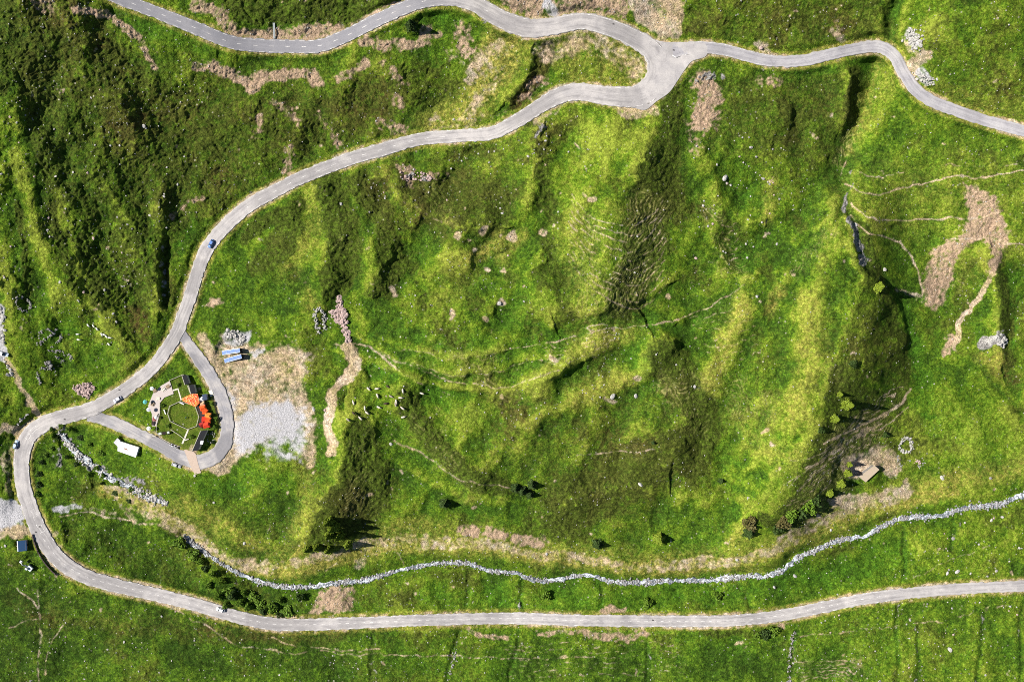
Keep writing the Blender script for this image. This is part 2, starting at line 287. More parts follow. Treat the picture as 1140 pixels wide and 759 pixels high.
poly('pink', [(344,682),(356,664),(372,654),(392,654),(390,672),(380,682)], 3, .9)
PLOUGH = [(1075,205),(1086,205),(1094,211),(1104,216),(1112,218),(1112,236),(1122,252),(1122,266),(1114,290),(1103,306),(1100,302),(1105,285),(1100,272),(1092,266),(1082,268),(1066,284),(1060,296),(1056,318),(1050,338),(1040,343),(1031,338),(1028,320),(1029,295),(1043,274),(1062,268),(1074,256),(1076,236),(1074,220)]
poly('pink', PLOUGH, 4.2, 1.0, .6)
# sandy / tan bare soil
poly('soil', [(700,-30),(758,-30),(764,20),(758,41),(736,42),(716,30),(704,12)], 3, .9)
poly('soil', [(232,384),(262,378),(300,384),(330,388),(344,392),(340,425),(346,455),(350,500),(342,514),(334,500),(332,470),(276,512),(246,520),(236,514),(264,480),(266,440),(248,412)], 9, .9)
for p, r, s in [([(224,380),(246,412),(263,444),(266,480),(256,512),(236,522)],7,.95),([(386,388),(391,402),(382,420),(374,436),(368,460),(364,476),(372,490),(369,505)],5.5,1.2),([(345,505),(344,515)],5,.7),([(0,396),(14,412),(28,436),(44,462)],4,.9),([(-20,482),(20,478),(48,468)],4,.8),([(8,550),(10,500),(22,492)],4,.5),([(-20,600),(6,590),(30,592)],5,.8),([(60,595),(20,592)],3,.5),
   ([(1104,304),(1086,338),(1070,366),(1064,388)],3,1),([(1016,88),(1022,70),(1030,60)],8,.9),([(1010,40),(1024,60)],5,.6),([(1000,320),(1026,336)],3,.5),([(160,478),(180,490)],3,.7),([(214,500),(217,522)],4,.8),([(952,520),(978,512),(992,520)],13,.9),([(930,560),(985,550),(1006,546)],7,.8),([(905,575),(870,600)],6,.5),
   ([(168,556),(200,582),(236,612),(290,632)],9,.42),([(120,545),(170,560)],6,.6),([(90,570),(130,576)],3,.5),([(300,632),(360,622),(396,606)],5,.42),([(400,630),(424,610),(452,600)],6,.42),([(452,600),(520,606),(600,616),(680,628)],6,.42),([(680,628),(760,628),(830,618),(880,600)],6,.42),([(255,400),(250,380)],7,.7),([(130,555),(150,575)],5,.5),
   ([(930,28),(938,40)],6,.7),([(842,48),(850,54)],5,.6),([(500,60),(540,60),(560,40)],8,.38),([(560,50),(545,80),(520,140)],10,.38),([(486,134),(520,144),(560,130)],8,.38),([(600,50),(660,44),(700,60),(718,84)],8,.45),([(610,60),(650,50),(700,66),(712,86)],11,.62),([(660,112),(700,120),(730,124)],6,.7),([(620,120),(600,140)],5,.5)]:
    stroke('soil', p, r, s)
# dry yellow grass
for p, r, s in [([(566,44),(548,80),(520,118),(488,140)],20,1),([(610,62),(640,52),(690,64),(712,84),(680,96),(640,92)],13,.8),([(630,60),(700,70)],18,.6),([(640,380),(700,372)],14,.55),([(690,420),(640,440)],14,.45),([(828,335),(806,390),(788,440)],12,.7),([(872,318),(860,346)],7,.8),([(902,335),(902,400),(886,460)],14,.6),([(338,212),(346,250),(318,300)],13,.5),([(540,255),(560,270),(520,290)],7,.8),([(582,262),(560,290)],6,.7),
   ([(640,250),(650,320)],22,.4),([(980,70),(962,120),(944,170)],7,.6),([(960,110),(990,90)],10,.5),([(520,290),(500,330)],14,.3),([(170,560),(210,592),(250,620),(300,634),(380,620),(450,604),(540,612),(680,628),(780,628),(870,606),(940,580),(1010,552)],9,1),([(200,560),(300,610),(380,600),(460,590),(600,610),(700,625),(820,620),(900,590),(1000,550),(1140,520)],12,.6),([(1000,545),(1140,525)],5,.5),([(860,200),(858,240)],8,.5),([(880,440),(860,470)],8,.5),
   ([(820,460),(850,500),(900,510)],14,.35),([(330,510),(345,545),(330,590)],9,.5),([(280,440),(340,400)],14,.6),([(340,330),(352,350)],9,.6),([(900,20),(1040,40)],10,.2),([(1040,100),(1140,130)],12,.3),([(960,225),(1140,215)],40,.25),([(1040,290),(1090,300)],16,.3),([(830,590),(820,600)],8,.6),([(1095,400),(1115,405)],9,.7)]:
    stroke('dry', p, r, s)
M['dry'] = np.maximum(M['dry'], .85 * sstep(5, 1.5, np.abs(cover - 1)) * (cover < 12))
vg = sstep(3.6, .8, np.abs(cover - .4)) * (cover < 12) * (.35 + .75 * sstep(.4, .62, fbm(U0, V0, 26, 951, 2)))
M['soil'] = np.maximum(M['soil'], vg * .62)
for hu, hv, hr in [(537,259,4),(570,265,4.5),(556,338,4.5),(529,280,4),(604,255,4),(541,300,3),(500,352,3.5),(538,361,3.5),(560,301,3),(510,266,3.5),(660,216,4),(440,326,4),(614,396,4),(682,441,4.5),(705,417,4),(884,300,3),(855,480,3),(240,337,6),(865,495,3),(745,330,3)]:
    stroke('soil', [(hu, hv), (hu + 1, hv + .6)], hr, .95)
for k_ in range(11):
    stroke('soil', [(633 + .4 * k_, 276 - 7.5 * k_ + 14), (650, 300 - 8 * k_ + 14), (668, 315 - 8.4 * k_ + 14), (704, 330 - 9 * k_ + 14), (724, 322 - 9.4 * k_ + 14), (742 - .6 * k_, 303 - 9.6 * k_ + 14)], .7, .5, .5)
for k_ in range(8):
    stroke('soil', [(1004 - 5 * k_, 428 + 9 * k_), (975 - 6 * k_, 452 + 10 * k_), (945 - 7 * k_, 478 + 10 * k_), (915 - 6 * k_, 500 + 9 * k_)], .65, .55, 1.2)
for k_ in range(7):
    stroke('soil', [(770 + 3 * k_, 345 + 9 * k_), (800 + 3 * k_, 350 + 9 * k_), (826 + 4 * k_, 338 + 9 * k_)], .65, .42, 1.2)
    stroke('soil', [(806 + k_, 248 + 7 * k_), (815, 250 + 7 * k_), (824, 244 + 7 * k_)], .65, .5, .8)
for k_ in range(6):
    stroke('soil', [(600, 380 + 4.5 * k_), (640, 376 + 5 * k_), (684, 368 + 5 * k_)], .65, .42, 1.2)
    stroke('soil', [(880 + 2 * k_, 738 + 4 * k_), (920, 736 + 4 * k_), (962, 742 + 4 * k_)], .7, .5, .8)
    stroke('soil', [(560, 716 + 7 * k_), (640, 718 + 7 * k_), (760, 714 + 7 * k_)], .6, .35, .9)
poly('dry', [(540,36),(578,40),(572,78),(548,108),(512,142),(468,150),(478,136),(508,112),(528,76)], 8, 1.25)
stroke('soil', [(556,48),(536,62),(524,86)], 7, .62); stroke('soil', [(560,76),(536,106),(500,138)], 6, .55); stroke('dry', [(625,50),(690,56),(716,80)], 9, 1.1)
stroke('dry', [(110,548),(170,562),(212,596),(250,622),(300,636),(360,628),(420,612),(460,603),(540,611),(640,624),(720,630),(800,626),(870,606),(930,582),(1000,556),(1060,548)], 8, 1.5)
stroke('soil', [(150,560),(190,580),(226,606),(262,624),(300,634)], 8, .62); stroke('soil', [(330,626),(380,614),(430,602),(470,600)], 5, .55); stroke('soil', [(470,603),(560,612),(640,622),(700,629)], 6, .56); stroke('soil', [(720,630),(790,626),(850,612),(885,600)], 6, .56); stroke('soil', [(900,590),(950,566),(1000,552)], 6, .56)
# trodden paths and animal tracks (narrow)
for p, r, s in [([(372,384),(392,386),(410,389),(428,402),(446,416)],1.7,1.1),([(446,416),(470,428),(500,440)],1.0,.7),([(424,396),(456,408),(490,420),(530,429),(580,426),(620,410)],1.0,.8),([(436,490),(470,506),(500,528),(540,538),(574,542)],1.2,.9),([(1011,432),(1003,446),(986,459),(964,472),(944,482),(916,492)],1.8,1.3),([(982,470),(956,484),(936,500),(896,522)],1.2,1),([(944,482),(930,500),(906,516),(876,540)],1.0,.9),([(1000,446),(970,478),(950,492)],.9,.8),
   ([(1009,452),(985,472),(966,480),(948,492),(930,512)],.9,1),([(962,476),(930,496),(902,508),(880,512)],.9,.9),([(940,492),(915,512),(890,528),(870,538)],.8,.9),([(930,512),(905,528),(886,546)],.8,.8),([(998,452),(985,440)],.8,.7),([(975,482),(955,500)],.8,.8),([(940,205),(962,214),(985,214),(1010,206),(1050,198),(1100,195),(1142,190)],1.2,1.2),([(955,190),(975,196),(1005,192)],1.0,.9),([(1050,184),(1100,184),(1135,182)],1.0,.6),([(949,227),(962,238),(976,243),(1009,243),(1072,244),(1111,240)],1.3,1.2),([(948,241),(966,258),(993,264),(1009,277),(1022,301),(1025,330)],1.2,1.2),([(1058,266),(1104,265),(1120,270),(1142,273)],1.2,1.2),([(942,180),(934,200)],1,.8),
   ([(420,392),(450,404),(500,416),(550,416),(610,398)],.8,.7),([(446,388),(500,399),(556,395)],.8,.6),([(434,204),(456,230),(500,254)],.8,.5),([(560,392),(640,372),(680,366),(720,362),(780,342),(828,318)],1.0,.9),([(650,364),(664,360),(676,362)],1.2,1),([(380,392),(360,430)],1,.3),([(66,575),(92,572),(120,578),(150,579),(180,584),(198,594)],1.4,1),([(60,640),(140,662),(220,690),(280,722),(380,726),(480,730),(560,734),(660,732)],1.1,.8),([(300,712),(360,722),(420,722)],1,.7),
   ([(40,640),(44,680),(42,759)],1.6,.7),([(20,655),(44,676)],1.2,.9),([(10,700),(40,690)],1.2,.6),([(70,690),(55,720),(50,750)],1,.7),([(640,505),(690,503),(720,501),(740,505)],.9,.7),([(892,560),(915,548),(925,536)],1.0,1),([(1007,648),(1030,640),(1060,620),(1100,608)],1,.6),([(880,712),(940,704),(1000,698)],1,.7),([(900,745),(960,735)],1,.4),([(990,700),(1060,690),(1130,672)],1,.5),
   ([(436,604),(450,630)],.9,.7),([(360,640),(392,612)],.9,.7),([(300,580),(290,620)],.9,.4)]:
    stroke('soil', p, r * .8, s * .68, .6)
# gravel
poly('gravel', [(272,462),(284,452),(296,456),(312,454),(330,460),(337,472),(336,492),(328,502),(310,498),(298,500),(284,510),(270,506),(266,486)], 13, .95, 1.8)
poly('gravel', [(-60,548),(-2,554),(18,562),(28,584),(10,588),(-60,588)], 3, 1)
stroke('gravel', [(282,392),(296,388)], 3, .8); stroke('gravel', [(248,430),(258,460),(256,488)], 8, .5); stroke('gravel', [(-14,340),(0,350),(3,372),(2,400)], 5, 1); stroke('gravel', [(62,568),(82,566)], 3, .8)
stroke('gravel', [(255,376),(272,374)], 6, .7); stroke('gravel', [(610,2),(618,8)], 7, .8); stroke('gravel', [(1016,34),(1022,44)], 5, .8); stroke('gravel', [(1026,84),(1036,94)], 5, .8)
# rocky outcrops
for p, r, s in [([(75,490),(92,508),(130,530),(180,556)],4,.4),([(948,250),(958,290)],4,.8),([(1096,382),(1114,378)],7,1),([(950,190),(940,240)],2,.5),([(70,470),(62,520)],6,.3),([(600,150),(622,138)],4,.4),([(480,200),(462,196)],4,.5),([(560,20),(530,30)],3,.3),([(776,88),(800,84)],5,.6),([(184,280),(182,330)],3,.4)]:
    stroke('rock', p, r, s)
# brown earth
for p, r, s in [([(152,352),(160,375)],9,.8),([(186,300),(196,330)],6,.5),([(660,480),(740,460),(700,560)],34,.35),([(578,112),(592,94),(608,56)],9,1),([(870,120),(940,110)],30,.5),([(840,30),(960,20)],30,.35),([(700,230),(740,220)],26,.45),([(500,250),(470,230)],24,.4),([(1080,110),(1140,90)],30,.3),([(1108,400),(1120,420)],12,.7),([(60,690),(240,700)],10,.4),([(880,400),(960,380)],30,.25),([(300,712),(380,706)],6,.7),([(240,702),(300,712)],7,.7),([(380,540),(400,580)],20,.3),([(60,20),(150,120),(230,180)],60,.42),([(260,120),(420,110)],44,.42),([(940,20),(800,20)],30,.4),([(560,470),(680,540)],44,.3),([(430,220),(540,200)],34,.4),([(800,110),(900,140)],40,.35),([(940,126),(952,90)],8,.6),([(20,670),(40,690)],10,.6),([(760,480),(770,500)],12,.4),([(600,170),(610,150)],14,.3)]:
    stroke('brown', p, r, s)
# lush saturated grass
for p, r, s in [([(700,360),(716,400),(740,430)],18,.8),([(640,372),(560,392),(480,380)],12,.5),([(420,420),(480,400)],14,.5),([(560,470),(500,450),(440,420)],14,.5),([(1010,350),(1016,420),(1040,470)],14,.8),([(1060,470),(1130,520)],30,.45),([(960,180),(930,240)],12,.4),([(430,15),(520,20)],9,.8),([(470,60),(500,80)],10,.4),([(150,30),(220,50)],11,.9),([(300,64),(370,60)],7,.7),([(200,280),(212,250)],7,.7),([(480,665),(700,665),(880,650),(1000,620)],14,.7),
   ([(230,540),(330,530)],14,.6),([(120,490),(200,530),(260,540)],10,.6),([(60,360),(120,400),(110,440)],22,.6),([(440,725),(560,745)],16,.4),([(700,720),(1140,720)],18,.3),([(880,510),(860,540)],14,.4),([(832,480),(870,490)],10,.5),([(480,600),(420,590)],7,.8),([(840,220),(820,170)],12,.4),([(600,330),(580,360)],18,.4),([(960,150),(930,190)],8,.7),([(870,740),(960,750)],14,.3),([(730,605),(800,610)],10,.5),([(1120,350),(1140,400)],12,.7),([(880,80),(960,74)],7,.7)]:
    stroke('lush', p, r, s)
# tone: + brighter yellow-green sward, - deeper green
for p, r, s in [([(15,170),(34,230),(58,330),(76,380)],8,.55),([(2,150),(18,200)],14,.4),([(0,280),(10,370),(12,440)],9,.5),([(57,190),(76,250),(98,320),(120,366)],7,.5),([(105,195),(125,232),(142,280)],6,.45),([(135,140),(152,190)],8,.4),([(95,270),(110,300)],5,.4),([(60,60),(80,110),(100,150)],8,.2),([(110,370),(140,330)],10,.4),
   ([(700,125),(640,180),(640,260)],30,.35),([(650,150),(700,160)],24,.3),([(900,330),(896,430)],15,.45),([(830,340),(790,440)],14,.4),([(980,75),(950,160)],9,.6),([(1010,250),(1130,260)],40,.25),([(1020,480),(1130,470)],44,.35),([(660,380),(600,420)],24,.3),([(730,395),(650,450)],12,.45),([(510,300),(470,330)],24,.2),([(345,215),(335,290)],13,.4),([(395,330),(402,380)],6,.5),
   ([(420,440),(520,440)],40,.2),([(560,440),(500,480)],20,.3),([(330,520),(350,590)],9,.4),([(820,540),(880,470)],34,.25),([(960,560),(1140,540)],16,.3),([(880,30),(800,20)],30,.1),([(1040,20),(1010,60)],9,.4),([(60,440),(130,420)],14,.2),([(270,270),(310,265)],8,.35),([(380,215),(392,270)],5,.35),
   ([(30,60),(60,200)],40,-.3),([(0,640),(0,759)],60,-.3),([(60,700),(400,740)],46,-.28),([(440,735),(860,735)],30,-.15),([(100,600),(180,640)],26,-.3),([(90,520),(80,560)],14,-.2),([(260,570),(330,580)],26,-.15),([(230,660),(330,670)],14,-.2),([(200,650),(300,690)],16,-.15),([(840,740),(960,745)],20,-.15),([(440,330),(420,360)],20,-.15),([(440,560),(520,590)],12,.1),([(980,640),(1140,600)],30,.15)]:
    stroke('tone', p, r, s)
# yellow-dry inside the hairpin etc. handled above; terracettes on steep grass
for p, r, s in [([(655,250),(665,340)],26,.7),([(715,230),(700,330)],30,.9),([(800,240),(812,300)],14,.8),([(780,360),(830,310)],20,.5),([(950,130),(935,180)],10,1),([(890,300),(920,260)],16,.7),([(400,480),(400,560)],26,.5),([(470,470),(520,540)],26,.5),([(850,450),(800,420)],30,.5),([(960,480),(900,560)],26,.8),([(740,430),(780,480)],24,.6),([(640,540),(700,520)],30,.3),([(500,250),(480,210)],18,.5),([(540,410),(430,390)],26,.45),([(880,740),(960,748)],24,.5),([(560,750),(760,745)],16,.4),([(1090,220),(1050,320)],30,.3),([(370,220),(380,300)],14,.4),([(960,400),(900,400)],24,.3),([(650,385),(580,430)],22,.4)]:
    stroke('terr', p, r, s)
poly('flat', [(160,446),(178,424),(206,413),(228,432),(242,445),(238,482),(222,506),(188,498),(164,484)], 2, .9, .1)
# lawn of the enclosure
poly('lawn', [(188,424),(204,417),(222,436),(240,452),(240,480),(222,504),(190,496),(175,482),(178,448),(194,440)], 2, 1, .1)
# break masks up with noise
n5 = fbm(U0, V0, 9, 501, 3, .6); n6 = fbm(U0, V0, 14, 602, 3, .6); n7 = fbm(UW, VW, 36, 703, 3); n8 = fbm(U0, V0, 5, 801, 2, .7)
nf = vnoise(U0, V0, 2.5, 811) * .6 + vnoise(U0, V0, 3.9, 812) * .4
def brk(m, nz, k=.9, lo=.35, hi=.65): return sstep(lo, hi, m + (nz - .5) * k * 2 * (m > .01))
notroad = sstep(.5, 2.5, cover)
quiet = np.clip(np.maximum.reduce([M['lush'] * .8, M['dry'] * .5, M['lawn'], M['gravel'], M['flat'], sstep(9, 3, cover) * (cover < 12)]), 0, 1)
hb = np.maximum(M['heather'], (.25 + (n7 - .5) * 1.2 + .25 * np.clip(-curv, -1, 0)) * (1 - quiet))
nh = n8 * .40 + n6 * .25 + nf * .35
he = sstep(.30, .74, hb + (nh - .5) * 1.9 * (hb > .02)) * np.clip(.35 + hb, 0, 1)
pk = brk(M['pink'], n5 * .25 + n8 * .35 + nf * .4, 1.5, .15, 1.0); so = brk(M['soil'], n6 * .3 + n8 * .35 + nf * .35, .95, .25, .95) * .92
dr = np.clip((M['dry'] * 1.25 + .05 * (1 - quiet) + .30 * np.clip(curv - .35, 0, 1)) * (.2 + 2.2 * (n6 * .3 + n8 * .35 + nf * .35 - .25)), 0, 1)
gr = brk(M['gravel'], n8 * .4 + nf * .3 + n6 * .3, .9, .15, .95); rk = brk(M['rock'], n8 * .6 + n5 * .4, .9, .4, .6)
br = np.clip((M['brown'] * 1.3 + .22 * sstep(.5, .75, n7) * (1 - quiet)) * (.1 + 2.0 * (n5 * .5 + n7 * .5 - .2)), 0, 1)
lu = np.clip((M['lush'] + np.clip(-curv - .1, 0, 1) * .8 * (1 - M['heather'])) * (.3 + 1.4 * (n6 - .1)), 0, 1)
# scattered bare hummocks and rubble flecks away from lawns
hum = sstep(.83, .90, fbm(U0, V0, 10, 911, 3)) * .8 * (M['lush'] < .4)
hum *= sstep(0, 8, cover) * (1 - M['lawn'])
so = np.maximum(so, hum)
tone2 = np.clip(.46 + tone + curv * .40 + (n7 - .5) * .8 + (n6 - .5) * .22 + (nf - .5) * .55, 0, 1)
lawn = M['lawn']
he *= (1 - lawn); pk *= (1 - lawn); 
# ------------------------------------------------------------------ micro relief
flat = np.maximum(np.maximum(M['flat'], gr * .9), np.maximum(lawn * .85, so * .6))
amp = (1 - np.clip(flat, 0, 1)) * incore
fine = vnoise(U0, V0, 2.0, 21) * .55 + vnoise(U0, V0, 3.6, 22) * .45 - .5
fine2 = vnoise(UW, VW, 2.7, 23) - .5
mid = fbm(U0, V0, 11, 24, 2) - .5
bush = np.clip(vnoise(U0, V0, 3.2, 25) * .6 + vnoise(UW, VW, 7, 26) * .4 - .42, 0, 1) * 2.2
H += amp * (fine * .46 + mid * 1.2)
H += amp * he * (bush * .34 + fine2 * .62)
H += amp * (rk * (fine * 1.6 + .2) + pk * fine * .5)
ph = Hm_contour / .55 + (fbm(U0, V0, 34, 31, 2) - .5) * 3.4 + (n6 - .5) * 1.1
fr = ph - np.floor(ph)
te = sstep(.3, .9, M['terr'] + (n7 - .5) * .7 + (n6 - .5) * .7) * incore
strip = np.exp(-((fr - .5) / .15) ** 2) * te * sstep(.25, .55, n5 * .5 + nf * .5)
H += amp * te * (fr - .5) * -.19
# ditches dug by paths
H -= np.clip(so, 0, 1) * .08
M['strip'] = strip
# clamp ground under the carriageways after relief
k = sstep(3.0, 1.2, cover)
H = np.where(k > 0, H * (1 - k) + np.minimum(H, RH - .14) * k, H)

def hgt(u, v): return float(bil(H, gu, gv, np.array([float(u)]), np.array([float(v)]))[0])
def pt(u, v, h):
    f = PX * (D - h) / D
    return Vector(((u - UC) * f, (VC - v) * f, h))
def on(u, v, dz=0.0): return pt(u, v, hgt(u, v) + dz)

# ------------------------------------------------------------------ materials
def mat(name):
    m = bpy.data.materials.new(name); m.use_nodes = True
    nt = m.node_tree; b = nt.nodes['Principled BSDF']; b.inputs['Roughness'].default_value = .85
    b.inputs['Specular IOR Level'].default_value = .25
    return m, nt, b
def nd(nt, t, **kw):
    x = nt.nodes.new(t)
    for k, v in kw.items(): setattr(x, k, v)
    return x
def mth(nt, op, a, b=None, clamp=False):
    x = nd(nt, 'ShaderNodeMath', operation=op, use_clamp=clamp)
    for i, s in enumerate((a, b)):
        if s is None: continue
        if isinstance(s, (int, float)): x.inputs[i].default_value = s
        else: nt.links.new(s, x.inputs[i])
    return x.outputs[0]
def mixc(nt, f, a, b, blend='MIX'):
    x = nd(nt, 'ShaderNodeMix', data_type='RGBA', blend_type=blend); x.clamp_factor = True
    for i, s in ((0, f), (6, a), (7, b)):
        if isinstance(s, (int, float)): x.inputs[i].default_value = s
        elif isinstance(s, tuple): x.inputs[i].default_value = (*s, 1)
        else: nt.links.new(s, x.inputs[i])
    return x.outputs[2]
def noise(nt, scale, detail=2, rough=.5, vec=None, dist=0):
    x = nd(nt, 'ShaderNodeTexNoise'); x.inputs['Scale'].default_value = scale; x.inputs['Detail'].default_value = detail; x.inputs['Roughness'].default_value = rough; x.inputs['Distortion'].default_value = dist
    if vec is None:
        tc = nd(nt, 'ShaderNodeTexCoord'); vec = tc.outputs['Object']
    nt.links.new(vec, x.inputs['Vector']); return x.outputs['Fac']
def rng(nt, s, a, b, c=0.0, d=1.0):
    x = nd(nt, 'ShaderNodeMapRange'); x.inputs[1].default_value = a; x.inputs[2].default_value = b; x.inputs[3].default_value = c; x.inputs[4].default_value = d
    nt.links.new(s, x.inputs[0]); return x.outputs[0]
def bump(nt, b, h, strength, dist):
    x = nd(nt, 'ShaderNodeBump'); x.inputs['Strength'].default_value = strength; x.inputs['Distance'].default_value = dist
    nt.links.new(h, x.inputs['Height']); nt.links.new(x.outputs[0], b.inputs['Normal'])
def simple(name, col, rough=.7, metal=0.0, var=.25, scale=2.0, col2=None):
    m, nt, b = mat(name)
    f = rng(nt, noise(nt, scale, 3, .6), .3, .7)
    c2 = col2 or tuple(c * (1 - var) for c in col)
    nt.links.new(mixc(nt, f, c2, col), b.inputs['Base Color'])
    b.inputs['Roughness'].default_value = rough; b.inputs['Metallic'].default_value = metal
    return m

def ground_material():
    m, nt, b = mat('alpine_ground')
    def att(n):
        a = nd(nt, 'ShaderNodeAttribute', attribute_name=n); s = nd(nt, 'ShaderNodeSeparateColor'); nt.links.new(a.outputs['Color'], s.inputs[0]); return s.outputs[0], s.outputs[1], s.outputs[2]
    he_, dr_, lu_ = att('cover_a'); pk_, so_, gr_ = att('cover_b'); to_, rk_, br_ = att('cover_c'); st_, la_, _ = att('cover_d')
    n1 = noise(nt, 1.3, 3, .65); n2 = noise(nt, .32, 4, .6); n3 = noise(nt, .07, 3, .55); n4 = noise(nt, 2.6, 2, .6); n5_ = noise(nt, .55, 3, .7)
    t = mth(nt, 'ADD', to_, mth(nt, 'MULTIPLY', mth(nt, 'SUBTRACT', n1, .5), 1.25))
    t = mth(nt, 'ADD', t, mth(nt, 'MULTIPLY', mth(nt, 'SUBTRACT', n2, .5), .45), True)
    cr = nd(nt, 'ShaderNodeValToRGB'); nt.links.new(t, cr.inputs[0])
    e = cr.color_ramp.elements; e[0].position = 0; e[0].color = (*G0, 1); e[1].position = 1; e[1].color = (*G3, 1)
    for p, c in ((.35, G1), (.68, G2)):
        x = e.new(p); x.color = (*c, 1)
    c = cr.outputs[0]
    c = mixc(nt, mth(nt, 'MULTIPLY', lu_, rng(nt, n2, .3, .6)), c, mixc(nt, rng(nt, n1, .3, .7), LUSH0, LUSH1))
    c = mixc(nt, mth(nt, 'MULTIPLY', br_, rng(nt, n5_, .35, .65)), c, mixc(nt, rng(nt, n1, .3, .7), (.070, .046, .018), (.125, .095, .026)))
    c = mixc(nt, mth(nt, 'MULTIPLY', dr_, rng(nt, n5_, .3, .62)), c, mixc(nt, rng(nt, n1, .3, .7), (.21, .195, .025), (.39, .335, .085)))
    hc_ = mixc(nt, rng(nt, n1, .32, .68), (.025, .039, .007), (.080, .106, .015))
    hc_ = mixc(nt, mth(nt, 'MULTIPLY', rng(nt, n4, .55, .75), rng(nt, n3, .46, .66)), hc_, (.10, .058, .028))
    hc_ = mixc(nt, rng(nt, n5_, .45, .66), hc_, (.080, .130, .012))
    hc_ = mixc(nt, mth(nt, 'MULTIPLY', br_, rng(nt, n5_, .3, .55)), hc_, mixc(nt, rng(nt, n1, .3, .7), (.040, .028, .010), (.095, .060, .022)))
    c = mixc(nt, he_, c, hc_)
    c = mixc(nt, mth(nt, 'MULTIPLY', st_, rng(nt, n5_, .3, .6)), c, (.36, .32, .12))
    c = mixc(nt, mth(nt, 'MULTIPLY', la_, .7), c, mixc(nt, rng(nt, n2, .4, .62), (.055, .085, .010), mixc(nt, rng(nt, n1, .35, .65), (.11, .10, .03), (.09, .125, .016))))
    c = mixc(nt, mth(nt, 'MULTIPLY', pk_, rng(nt, n4, .2, .55, .45, 1)), c, mixc(nt, rng(nt, n1, .3, .7), (.33, .222, .15), (.43, .305, .215)))
    c = mixc(nt, mth(nt, 'MULTIPLY', so_, rng(nt, n4, .25, .45)), c, mixc(nt, rng(nt, n2, .35, .65), (.52, .375, .255), mixc(nt, rng(nt, n3, .4, .6), (.36, .28, .145), (.53, .44, .36))))
    c = mixc(nt, gr_, c, mixc(nt, rng(nt, n1, .3, .7), (.37, .36, .372), (.47, .46, .47)))
    c = mixc(nt, rk_, c, mixc(nt, rng(nt, n1, .3, .75), (.07, .065, .06), (.42, .40, .38)))
    # pale flecks of small stones and flowers, shade painted darker in tuft gaps
    vo = nd(nt, 'ShaderNodeTexVoronoi'); vo.inputs['Scale'].default_value = .42; tc = nd(nt, 'ShaderNodeTexCoord'); nt.links.new(tc.outputs['Object'], vo.inputs['Vector'])
    fl = mth(nt, 'MULTIPLY', rng(nt, vo.outputs['Distance'], .20, .13), rng(nt, n3, .47, .60))
    sp = nd(nt, 'ShaderNodeSeparateColor'); nt.links.new(vo.outputs['Color'], sp.inputs[0])
    fl = mth(nt, 'MULTIPLY', fl, rng(nt, sp.outputs[0], .62, .66))
    c = mixc(nt, mth(nt, 'MULTIPLY', fl, .8), c, (.38, .36, .27))
    g = rng(nt, n4, .25, .75, .50, 1.42)
    gg = nd(nt, 'ShaderNodeCombineColor')
    for i in range(3): nt.links.new(g, gg.inputs[i])
    c = mixc(nt, 1.0, c, gg.outputs[0], 'MULTIPLY')
    v2 = nd(nt, 'ShaderNodeTexVoronoi'); v2.inputs['Scale'].default_value = .95; nt.links.new(tc.outputs['Object'], v2.inputs['Vector'])
    s2 = nd(nt, 'ShaderNodeSeparateColor'); nt.links.new(v2.outputs['Color'], s2.inputs[0])
    tuft = mth(nt, 'MULTIPLY', rng(nt, s2.outputs[0], 0, 1, .70, 1.30), rng(nt, v2.outputs['Distance'], .15, .75, 1.12, .78))  # random tone per tuft; shade between tufts multiplied into the colour
    veg = mth(nt, 'SUBTRACT', 1.0, mth(nt, 'MAXIMUM', mth(nt, 'MAXIMUM', gr_, pk_), mth(nt, 'MAXIMUM', rk_, la_)), True)
    g2 = nd(nt, 'ShaderNodeCombineColor')
    for i in range(3): nt.links.new(tuft, g2.inputs[i])
    c = mixc(nt, veg, c, mixc(nt, 1.0, c, g2.outputs[0], 'MULTIPLY'))
    nt.links.new(c, b.inputs['Base Color'])
    b.inputs['Roughness'].default_value = .95; b.inputs['Specular IOR Level'].default_value = .05
    bump(nt, b, mth(nt, 'ADD', n1, mth(nt, 'MULTIPLY', n4, .6)), .9, .45)
    return m
G0, G1, G2, G3 = (.022, .050, .006), (.055, .117, .008), (.117, .190, .012), (.212, .264, .030)
LUSH0, LUSH1 = (.033, .100, .008), (.078, .188, .012)

def struct(o, kind='structure'): o['kind'] = kind; return o
def tag(o, label, cat, group=None):
    o['label'] = label; o['category'] = cat
    if group: o['group'] = group
    return o
def link_mesh(name, me, m=None, parent=None):
    o = bpy.data.objects.new(name, me); C.objects.link(o)
    if m is not None: me.materials.append(m)
    if parent is not None: o.parent = parent
    return o
def np_mesh(name, verts, quads=None, tris=None):
    me = bpy.data.meshes.new(name)
    verts = np.asarray(verts, np.float32)
    me.vertices.add(len(verts)); me.vertices.foreach_set('co', verts.ravel())
    f = np.asarray(quads if quads is not None else tris, np.int32); k = f.shape[1]
    me.loops.add(f.size); me.loops.foreach_set('vertex_index', f.ravel())
    me.polygons.add(len(f)); me.polygons.foreach_set('loop_start', np.arange(len(f), dtype=np.int32) * k); me.polygons.foreach_set('loop_total', np.full(len(f), k, np.int32))
    me.update(calc_edges=True); return me

